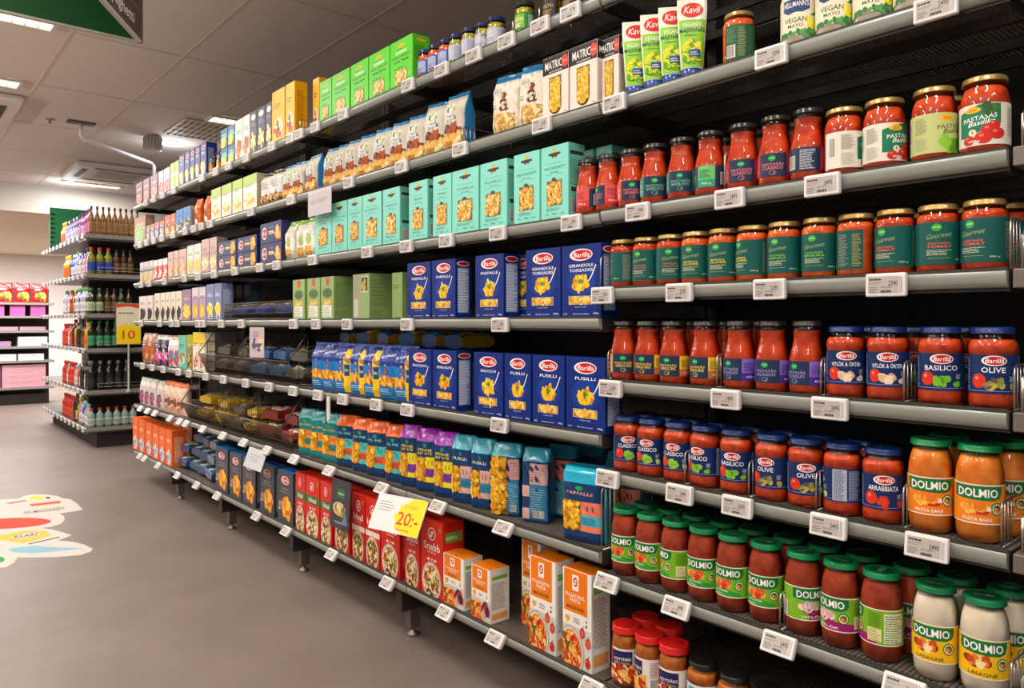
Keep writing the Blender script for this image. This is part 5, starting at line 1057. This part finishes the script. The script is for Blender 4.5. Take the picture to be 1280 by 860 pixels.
paper('recipe_card', 416, 439, LZ[5]-.215, LZ[5]-.03, D-.018, ar_leaf, 'dark recipe leaflet hanging in front of red boxes', 'leaflet', T(4), 0, .001, '#3c3c44')
def ar_sale(a, w, h):
    n = 18; pts = []
    for k in range(n): 
        ang = 2*PI*k/n; r = (1.0 if k % 2 else .86); pts.append((w*.24+w*.30*r*math.cos(ang), h*.45+h*.5*r*math.sin(ang)))
    pts = [(min(x, w*.495), max(.001, min(h*.99, y))) for x, y in pts]
    a.poly(pts, '#f6dc1c'); a.rect(w*.2, .001, w*.495, h*.99, '#f6dc1c'); a.text('2 FÖR', w*.22, h*.76, w*.26, h*.12, '#e89c2c'); a.text('20:-', w*.22, h*.42, w*.42, h*.36, '#d83c24'); a.lines(w*.05, h*.1, w*.4, h*.17, '#c87c1c', 1, 3, .5); a.lines(-w*.42, h*.55, -w*.1, h*.85, '#8a8c94', 4, 4, .3)
paper('sale_sign', 483, 528, LZ[5]-.135, LZ[5]-.012, D-.024, ar_sale, 'white and yellow sale sign reading 20 under the sixth shelf', 'sign', T(28), T(14), .001)
def ar_stick(a, w, h): a.blobs(0, h*.45, w*.3, h*.2, 14, ['#d8a8b0', '#e8c8a8', '#5c5c7c'], w*.3, 4); a.lines(-w*.3, h*.7, w*.3, h*.9, '#8a6c7c', 3, 3, .4)
paper('hanging_strip', 316, 326, LZ[3]-.178, LZ[3]-.034, D-.016, ar_stick, 'pink and grey paper strip hanging from the middle rail', 'paper', 0, T(20), .001, '#c8b8bc')
cl = MB()
for i in range(3): cl.box(-.022+i*.012, -.002*i, -.11+.008*i, -.004+i*.012, .0, 0, M(['#e8e4e2', '#c8c8d4', '#dcd8d4'][i], .4))
cl.tube([(0, 0, 0), (0, .006, .012), (.004, .01, .02)], .001, WIRE, 4); o = cl.build('label_bundle'); X = D-.010; o.location = (X, Ypx(410, X), LZ[4]-.012); o.rotation_euler = (0, 0, -PI/2); prop(o, 'bundle of white paper labels hanging beside blue bags', 'paper')

# ------------------------------------------------------------------ the next gondola, past the cross aisle
EY = 7.42; EZ = [1.900, 1.549, 1.197, .888, .516, .187]
root = empty('end_gondola', (D+.4, EY+1.2, 0))
def epart(m, name, par=None):
    o = m.build(name); o.parent = par or root; o.location = (0, 0, 0) if par else (-(D+.4), -(EY+1.2), 0); return o
m = MB(); m.box(D+.40, EY+.42, .1, D+.46, 9.78, 2.05, STEEL); m.box(D+.10, EY+.40, .1, D+1.1, EY+.44, 1.90, M('#34302e', .6)); epart(m, 'back_panel')
for z in EZ:
    m = MB(); m.box(D+.012, EY+.012, z-.006, D+.42, 9.78, z, M('#4a4644', .4, .2)); m.box(D+.012, EY+.012, z-.05, D+1.2, EY+.40, z-.001, M('#57524e', .4, .2)); s = epart(m, 'shelf')
    m = MB(); m.xprism([(x, z+dz) for x, dz in RPROF], EY+.006, 9.78, RAIL, True); m.box(D+.01, EY, z-.034, D+1.2, EY+.010, z+.002, M('#8a8680', .35)); epart(m, 'price_rail', s)
m = MB(); m.box(D+.10, EY+.06, .0, D+1.1, 9.7, .14, M('#2a2725', .6)); epart(m, 'kick_plate')
prop(root, 'dark end gondola of bottles across the aisle with seven tag-lined shelves'.replace('seven', 'six'), 'shelving')
for i, z in enumerate(EZ):
    for k in range(11):
        y = EY+.08+k*.205; o = place('tag17', tag_proto('17'), D-.003, y, z-.0185); reg(o, 'small white price tag on the end gondola', 'price tag', 'price tags on the end gondola', 'on its %s rail' % ('top', 'second', 'third', 'fourth', 'fifth', 'bottom')[i])
BT = {}
def bt(k, *a): BT[k] = bottle(*a)
bt('amber', 'vinegar_bottle', .255, .0215, '#8a5a24', '#24201e', '#a87c44'); bt('violet', 'syrup_bottle', .22, .026, '#6c3c7c', '#2c2430', '#c8b0d0'); bt('pink', 'syrup_bottle', .24, .024, '#a83c84', '#5c2c6c', '#d86cb0')
bt('green', 'olive_oil_bottle', .24, .032, '#7c7c1c', '#b8281c', '#2c48a8'); bt('dark', 'oil_bottle', .23, .030, '#2c3420', '#2c5c34', '#b8c89c'); bt('brown', 'vinegar_bottle', .23, .026, '#4c3018', '#1c1a18', '#7c5c34')
bt('wine', 'wine_bottle', .26, .034, '#1a1c18', '#6c6460', '#242420'); bt('gbott', 'oil_bottle', .248, .030, '#1c2c1c', '#2c7c3c', '#3c9c6c'); bt('redcap', 'water_bottle', .17, .032, '#8ca49c', '#c8281c', '#b8ccc4'); bt('red', 'ketchup_bottle', .22, .028, '#b82c20', '#b8201c', '#d84c34')
bt('white', 'oil_can', .24, .034, '#a8a4c0', '#4c9c3c', '#dcd8e4'); bt('mixed', 'juice_bottle', .20, .028, '#b8a8a0', '#74c0d8', '#e8dcd8'); bt('yellow', 'oil_bottle', .23, .028, '#c8941c', '#e8c82c', '#e8641c'); bt('blueb', 'soda_bottle', .22, .028, '#3c5ca8', '#e0e4ec', '#d0d8ec')
names = {'amber': 'amber vinegar bottle with black cap', 'violet': 'violet syrup bottle', 'pink': 'pink syrup bottle', 'green': 'olive oil bottle with blue label', 'dark': 'dark green oil bottle', 'brown': 'dark brown vinegar bottle', 'wine': 'black bottle with grey cap', 'gbott': 'dark bottle with green cap', 'redcap': 'clear bottle with red cap', 'red': 'red sauce bottle', 'white': 'white and lilac oil can', 'mixed': 'pale bottle with light blue cap', 'yellow': 'golden oil bottle', 'blueb': 'blue bottle with white cap'}
LV = ('top', 'second', 'third', 'fourth', 'fifth', 'bottom')
def endrow(lv, keys, y=EY+.056, x0=D+.055, step=None):
    x = x0
    for k in keys:
        r = {'amber': .0215, 'wine': .034, 'green': .032, 'dark': .03, 'redcap': .032, 'gbott': .03, 'brown': .026}.get(k, .03)
        st = step or 2*r+.004; o = place('bt_'+k, BT[k], x, y, EZ[lv], 0, base=0); reg(o, names[k], 'bottle', 'bottles on the end gondola', 'on the %s end shelf' % LV[lv]); x += st
def siderow(lv, keys, x=D+.055):
    y = EY+.13
    for k in keys:
        o = place('bt_'+k, BT[k], x, y, EZ[lv]); reg(o, names[k], 'bottle', 'bottles on the end gondola', 'on the %s side shelf' % LV[lv]); y += .075 if k != 'amber' else .06
endrow(0, ['amber']*9); endrow(1, ['green', 'green', 'green', 'brown', 'brown', 'brown']); endrow(2, ['dark', 'dark', 'brown', 'brown', 'dark', 'brown']); endrow(3, ['gbott']*6); endrow(4, ['wine']*5); endrow(5, ['redcap']*6); 
siderow(0, ['pink', 'pink', 'violet', 'violet', 'pink', 'violet', 'violet', 'blueb', 'violet', 'blueb', 'violet', 'violet', 'blueb', 'violet', 'yellow', 'yellow', 'yellow'])
siderow(1, ['mixed', 'pink', 'mixed', 'violet', 'mixed', 'blueb', 'white', 'blueb', 'blueb', 'blueb', 'brown', 'yellow', 'yellow', 'yellow', 'yellow'])
siderow(2, ['dark', 'white', 'white', 'white', 'dark', 'white', 'white', 'dark', 'yellow', 'brown', 'red', 'white', 'red', 'mixed', 'white'])
siderow(3, ['yellow', 'yellow', 'brown', 'brown', 'wine', 'wine', 'brown', 'yellow', 'wine', 'red', 'red', 'mixed', 'red', 'red', 'red', 'red'])
siderow(4, ['wine', 'mixed', 'wine', 'wine', 'blueb', 'red', 'mixed', 'mixed', 'red', 'red', 'red', 'red', 'mixed', 'red', 'red', 'red'])
siderow(5, ['mixed', 'mixed', 'blueb', 'white', 'mixed', 'yellow', 'dark', 'wine', 'red', 'red', 'red', 'red', 'red', 'red', 'red', 'red'])
for lv in (1, 2, 3, 4, 5):
    m = MB()
    for dz in (.03, .06): m.tube([(D+.10, EY+.014, EZ[lv]+dz), (D+.9, EY+.014, EZ[lv]+dz)], .002, WIRE, 4)
    for xx in (D+.10, D+.5, D+.9): m.tube([(xx, EY+.014, EZ[lv]+.0005), (xx, EY+.014, EZ[lv]+.06)], .002, WIRE, 4)
    o = m.build('wire_guard'); o['label'] = 'thin wire guard rail along the %s end shelf of bottles' % LV[lv]; o['category'] = 'guard rail'; o['group'] = 'wire guards on the end gondola'
# yellow price poster on a stand
root = empty('price_poster', (1.69, EY-.04, .516))
m = MB(); w, h = .20, .36; m.bbox(-w/2-.006, 0, .44-.006, w/2+.006, .008, .44+h+.006, M('#8a8680', .4, .5), .002); a = Art(); a.rect(-w/2, .44, w/2, .44+h, '#e8e0c4'); a.poly([(-w/2, .44+h*.9), (-w/2, .44+h), (w/2, .44+h), (w/2, .44+h*.88), (0, .44+h*.94)], '#d8502c')
a.rect(-w/2, .44, w/2, .44+h*.42, '#f4d41c'); a.poly([(-w*.36+w*.72*k/8, .44+h*(.42+(.12 if k % 2 else .02))) for k in range(9)]+[(w*.36, .44+h*.3), (-w*.36, .44+h*.3)], '#f4d41c'); a.lines(-w*.42, .44+h*.76, w*.42, .44+h*.80, '#3c4c3c', 1, 3, .6); a.text('10', .0, .44+h*.23, w*.52, h*.22, '#d8502c'); a.text('10', .002, .44+h*.232, w*.52, h*.22, '#d8502c'); a.emit(m, on_front())
m.build('poster', root); m = MB(); m.lathe([(.03, 0), (.028, .02), (.008, .03), (.008, .44)], M('#a8a49c', .4, .3), 14, 0, .004); m.build('stand', root); prop(root, 'yellow and white price poster reading 10 on a thin stand', 'poster'); root.location.z = EZ[4]+.0
root.location = (1.715, EY-.045, 0); root.children[1].scale.z = 1.0
for c in root.children: c.location.z = EZ[4]-.03
m = MB(); m.bbox(-.02, .0, EZ[4]-.036, .02, .04, EZ[4]-.028, M('#a8a49c', .4), .002); m.build('clamp', root)
# green board above the bottles
m = MB(); m.box(D+.02, 9.35, 1.905, D+.395, 9.37, 2.36, M('#2a7a4c', .5)); [m.box(D+.02+.0, 9.345, 1.93+.05*k, D+.06, 9.35, 1.95+.05*k, M('#123c24', .5)) for k in range(8)]; o = m.build('header_board'); prop(o, 'green header board standing above the bottle shelves', 'sign')
# ------------------------------------------------------------------ the far shelf of snacks
root = empty('snack_shelf', (.2, 12.2, 0)); FZ = [1.39, 1.207, 1.01, .794, .60, .24]
def fpart(m, name, par=None): o = m.build(name); o.parent = par or root; o.location = (0, 0, 0) if par else (-.2, -12.2, 0); return o
m = MB(); m.box(-1.5, 12.45, .1, 1.85, 12.5, 1.6, M('#5c5654', .6)); fpart(m, 'back_panel'); m = MB(); m.box(-1.45, 12.1, 0, 1.8, 12.4, .14, M('#3c3836', .6)); fpart(m, 'kick_plate')
for z in FZ: m = MB(); m.box(-1.5, 12.0, z-.03, 1.85, 12.44, z, M('#8c8684', .5)); fpart(m, 'shelf')
prop(root, 'low grey snack shelf at the far end of the store', 'shelving')
chip = plain_bag('chips_bag', .19, .08, .27, '#b81c20', '#d02c28', ['#8c3c1c', '#e8b03c', '#5c8c2c', '#f0d8a0'], 3)
for i in range(7): reg(place('chip', chip, 1.68-.20*i, 12.07, FZ[0], 0, base=0), 'red chips bag', 'bag', 'red chips bags', 'on the far snack shelf')
pk = small_box('cracker_box', .17, .10, .072, '#d85c9c', None, None, None, '#7c2c54', None, 3)
for i in range(6):
    for z in (0, 1): reg(place('pk', pk, 1.66-.235*i, 12.03, FZ[1]+z*.0735, 0, base=0), 'pink box, %s of its pair' % ('upper' if z else 'lower'), 'box', 'pink boxes', 'on the far snack shelf')
def packrow(key, c, n, z, h, look, x0=1.66, w=.3, layers=1, step=None):
    fn = small_box('snack_pack', w, .2, h, c, None, None, None, '#8c6c5c', None, 4)
    for i in range(n):
        for l in range(layers): reg(place(key, fn, x0-(step or w+.02)*i, 12.03, z+l*(h+.001), 0, base=0), look+(', layer %s' % ('one', 'two', 'three', 'four')[l] if layers > 1 else ''), 'pack', look+' packs', 'at the far end')
packrow('pq', '#b08c94', 3, FZ[2], .05, 'mauve flat snack pack', 1.6); packrow('pr', '#e0ac2c', 2, FZ[2], .09, 'yellow snack pack', .66); packrow('pw', '#e4dcd4', 1, FZ[3], .13, 'white bread pack', 1.6, .34); packrow('pl', '#a880a8', 4, FZ[3], .07, 'lilac snack pack', 1.24, .22); packrow('px', '#dcd8d4', 4, FZ[4], .09, 'white rice cake pack', 1.58, .3)
packrow('py', '#d8a0ac', 2, FZ[5], .075, 'pink wafer pack', 1.5, .5, 4); packrow('pz', '#dcb060', 2, FZ[5], .07, 'golden wafer pack', .46, .5, 3)

# ------------------------------------------------------------------ ceiling things
def troffer(x, y, w, d, look):
    root = empty('ceiling_light', (x, y, CEIL)); m = MB(); t = .018
    for a in ((-w/2-t, -d/2-t, w/2+t, -d/2), (-w/2-t, d/2, w/2+t, d/2+t), (-w/2-t, -d/2, -w/2, d/2), (w/2, -d/2, w/2+t, d/2)): m.box(a[0], a[1], -.02, a[2], a[3], -.004, M('#d8d2cc', .5))
    m.build('frame', root); m = MB(); m.add([(-w/2, -d/2, -.006), (-w/2, d/2, -.006), (w/2, d/2, -.006), (w/2, -d/2, -.006)], [(0, 1, 2, 3)], M('#fff4e4', .5, 0, 0, 3.0)); m.build('diffuser', root)
    m = MB(); n = int(w/.06)
    for k in range(1, n): m.box(-w/2+k*w/n-.0015, -d/2, -.018, -w/2+k*w/n+.0015, d/2, -.007, M('#c8c2bc', .4))
    m.build('louvre', root); prop(root, look, 'ceiling light', 'ceiling lights'); return root
names_t = ['nearest long ceiling light above the aisle', 'ceiling light above the camera side of the aisle', 'ceiling light above the sauce bay', 'ceiling light above the blue pasta boxes', 'ceiling light behind the green hanging sign', 'long ceiling light just below the green sign', 'ceiling light beside the round-edged air unit', 'third visible ceiling light further down the aisle', 'small ceiling light above the top shelf boxes', 'ceiling light above the bottle gondola', 'ceiling light at the far left above the beam']
for (x, y), nm in zip(TROFFERS, names_t): troffer(x, y, .60, .16, nm)
for i, y in enumerate((-1.5, .5, 2.5, 4.5, 6.5)): troffer(-1.6, y, 1.2, .25, 'wide ceiling light in the next aisle, ' + ['nearest', 'second', 'third', 'fourth', 'farthest'][i])
for (x, y), nm in (((2.02, 7.15), 'bright round spotlight beside the projector'), ((1.67, 9.9), 'round ceiling spotlight above the bottle gondola')):
    m = MB(); m.lathe([(.11, -.012), (.115, -.002)], M('#e8e4e0', .4), 28, caps=False); root = empty('ceiling_spotlight', (x, y, CEIL)); m.build('rim', root); m = MB(); m.lathe([(.108, -.009), (.108, -.007)], M('#f4f6ff', .5, 0, 0, 9.0), 28); m.build('lamp', root); prop(root, nm, 'spotlight')
    l = bpy.data.lights.new('spot', 'POINT'); l.energy = 5; l.shadow_soft_size = .1; l.color = (.9, .93, 1); o = bpy.data.objects.new('spotlight_glow', l); COL.objects.link(o); o.location = (x, y, CEIL-.14)
m = MB(); m.lathe([(.065, -.13), (.072, -.125), (.072, -.01), (.065, -.002)], M('#a8a4a0', .4), 24)
for k in range(16): m.box(.073*math.cos(k*PI/8)-.003, .073*math.sin(k*PI/8)-.003, -.12, .073*math.cos(k*PI/8)+.003, .073*math.sin(k*PI/8)+.003, -.02, M('#8c8884', .5))
o = m.build('ceiling_speaker'); o.location = (1.82, 7.0, CEIL); prop(o, 'grey ribbed cylinder fixture on the ceiling beside a spotlight', 'fixture')
root = empty('ceiling_pipe', (1.25, 6.90, CEIL)); m = MB(); m.bbox(-.10, -.05, -.014, .10, .05, -.003, M('#5c5854', .5), .003); m.build('mounting_plate', root); m = MB(); m.tube([(0, 0, -.01), (0, 0, -.11), (.02, .01, -.13), (.69, .60, -.14), (.72, .63, -.16), (.72, .63, -.26)], .016, M('#e8e6ec', .35), 12); m.build('pipe', root); prop(root, 'white bent pipe hanging from the ceiling over the shelves', 'pipe')
def cassette(x, y, nm):
    root = empty('air_conditioner', (x, y, CEIL)); m = MB(); m.bbox(-.45, -.45, -.05, .45, .45, -.003, M('#dcd4cc', .5), .02); m.build('cover', root)
    m = MB(); m.bbox(-.22, -.22, -.056, .22, .22, -.0505, M('#c8beb4', .5), .002); [m.box(-.2, -.2+k*.05, -.058, .2, -.185+k*.05, -.0562, M('#a89e94', .5)) for k in range(8)]; m.build('grille', root)
    for a in range(4):
        s = MB(); s.box(-.26, -.36, -.053, .26, -.31, -.0502, M('#2c2824', .6)); o = s.build('air_slot', root); o.rotation_euler.z = a*PI/2
    prop(root, nm, 'air conditioner', 'ceiling air units')
cassette(.35, 6.80, 'square ceiling air unit at the left edge beside the lights'); cassette(1.95, 8.95, 'square ceiling air unit above the far shelf end')
root = empty('air_vent', (2.16, 6.50, CEIL)); m = MB(); m.box(-.3, -.3, -.006, .3, .3, -.002, M('#b4a696', .6)); m.build('backing', root); m = MB()
for k in range(13): m.box(-.3+k*.05-.006, -.3, -.014, -.3+k*.05+.006, .3, -.0065, M('#d8cabb', .5))
for k in range(5): m.box(-.3, -.3+k*.15-.006, -.0145, .3, -.3+k*.15+.006, -.0066, M('#d8cabb', .5))
m.build('grille', root); prop(root, 'cream ceiling vent grille above the top shelf boxes', 'vent')
for (x, y), nm in (((.98, 4.42), 'small sprinkler head beside the hanging sign'), ((1.04, 6.95), 'small sprinkler head near the bent pipe')):
    m = MB(); m.lathe([(.035, -.006), (.03, -.0025)], M('#a89e94', .5), 20); m.lathe([(.006, -.03), (.006, -.004)], M('#8c8278', .5), 10); m.lathe([(.016, -.034), (.016, -.030)], M('#8c8278', .5), 14); o = m.build('sprinkler'); o.location = (x, y, CEIL); prop(o, nm, 'sprinkler', 'sprinklers')
# hanging aisle sign
C0 = (.79, 3.25); root = empty('aisle_sign', (C0[0], C0[1], 2.25)); H = .42
m = MB(); m.box(-1.3, 0, 0, 0, .012, H, M('#1c5c2c', .5)); a = Art(); m.box(-1.3, -.004, -.008, 0, .016, 0, M('#c8c4bc', .4)); m.build('green_panel', root)
ang = T(31.3); L = .9; m = MB(); m.box(0, 0, 0, L, .012, H, M('#5c4c50', .5)); m.box(0, -.003, -.008, L, .015, 0, M('#c8c4bc', .4)); m.box(-.012, -.003, -.008, 0, .015, H, M('#5c4c50', .4))
a = Art(); a.text('Spaghetti', -.215, .052, .27, .058, '#f0e8e8'); a.rect(-L+.02, .112, -.006, .116, '#a0949a')
a.emit(m, lambda x, y, z: (-x, .012+z, y)); o = m.build('lettered_panel', root); o.rotation_euler.z = -PI/2-ang
for xx in (-1.1, -.2): m = MB(); m.tube([(xx, .006, H), (xx, .006, CEIL-2.25-.001)], .002, WIRE, 5); m.build('hanging_wire', root)
prop(root, 'green hanging aisle sign with a brown lettered side panel', 'sign')

# ------------------------------------------------------------------ floor sticker
a = Art()
def fp(pts, z=0): return [floorpt(x, y) for x, y in pts]
def ellp(cx, cy, rx, ry, n=26, slope=0): return [(cx+rx*math.cos(2*PI*k/n), cy+ry*math.sin(2*PI*k/n)+slope*rx*math.cos(2*PI*k/n)) for k in range(n)]
wh = '#cdc6c0'
out = [(-60, 632), (0, 624.5), (25, 623), (30, 620), (42, 618), (60, 618.5), (72, 620), (79, 623), (88, 624), (97, 630), (103.5, 637.5), (92, 639.5), (74, 642), (80, 645), (81, 650), (76, 655), (62, 659), (52, 660), (66, 662), (80, 666), (90, 669), (80, 673), (72, 675.5), (92, 677.5), (106, 681), (116, 686), (113, 690), (100, 694), (70, 696.5), (40, 697), (22, 697), (18, 703), (8, 709), (-60, 716)]
a.poly(fp(out), wh)
a.poly(fp(ellp(8, 654.5, 56, 6.6, 30, -.05)), '#d84a38'); a.poly(fp([(5, 629), (32, 625), (34, 626.5), (14, 630)]), '#ee7a64'); a.poly(fp([(36, 630.5), (75, 626), (76, 629), (40, 633)]), '#d8603c'); a.poly(fp(ellp(46, 622.5, 9, 2.6)), '#f4cc4c'); a.poly(fp(ellp(60, 622.3, 3, 1.3)), '#5c4438')
a.poly(fp([(-20, 672), (8, 668), (30, 663.5), (58, 664), (64, 669), (40, 677), (28, 679.5), (8, 676), (-20, 674)]), '#dcb950'); a.poly(fp([(12, 671.5), (32, 667), (48, 666.5), (50, 669), (24, 674)]), wh); a.poly(fp([(35, 679.8), (74, 671), (75, 672), (37, 680.6)]), '#3c6c54')
a.poly(fp([(8, 687), (20, 684.5), (45, 682), (60, 683.5), (80, 684.5), (104, 685.5), (84, 688), (62, 690), (40, 692), (18, 690.5)]), '#8ab4c8'); a.poly(fp(ellp(-2, 699.5, 8, 3.8)), '#3c9c4c')
a.poly(fp([(27, 640.5), (83, 634.5), (84, 636), (28, 642.5)]), '#cfc6bd')
a.it = [(p, M('#'+mt.name.split('_')[1].split('.')[0], .85), z) for p, mt, z in a.it]
m = MB(); a.emit(m, lambda x, y, z: (x, y, .0002+z))
def ftext(s, p0, p1, hh, c):
    A = Vector(floorpt(*p0)); B = Vector(floorpt(*p1)); ax = (B-A); up = Vector((-ax.y, ax.x)).normalized()*hh; vs, fs = textgeo(s, True); q = [A+ax*(x+.5)+up*y for x, y in vs]; m.add([(v.x, v.y, .0022) for v in q], fs, M(c, .5))
ftext('ÄR MIDDAGEN', (29, 641), (80, 634.8), .09, '#7c746c'); ftext('KLAR?', (18, 671.6), (47, 668), .06, '#3c3c44')
o = m.build('floor_sticker'); prop(o, 'white cut-out floor sticker with a red oval and blue fish', 'floor sticker')
describe()
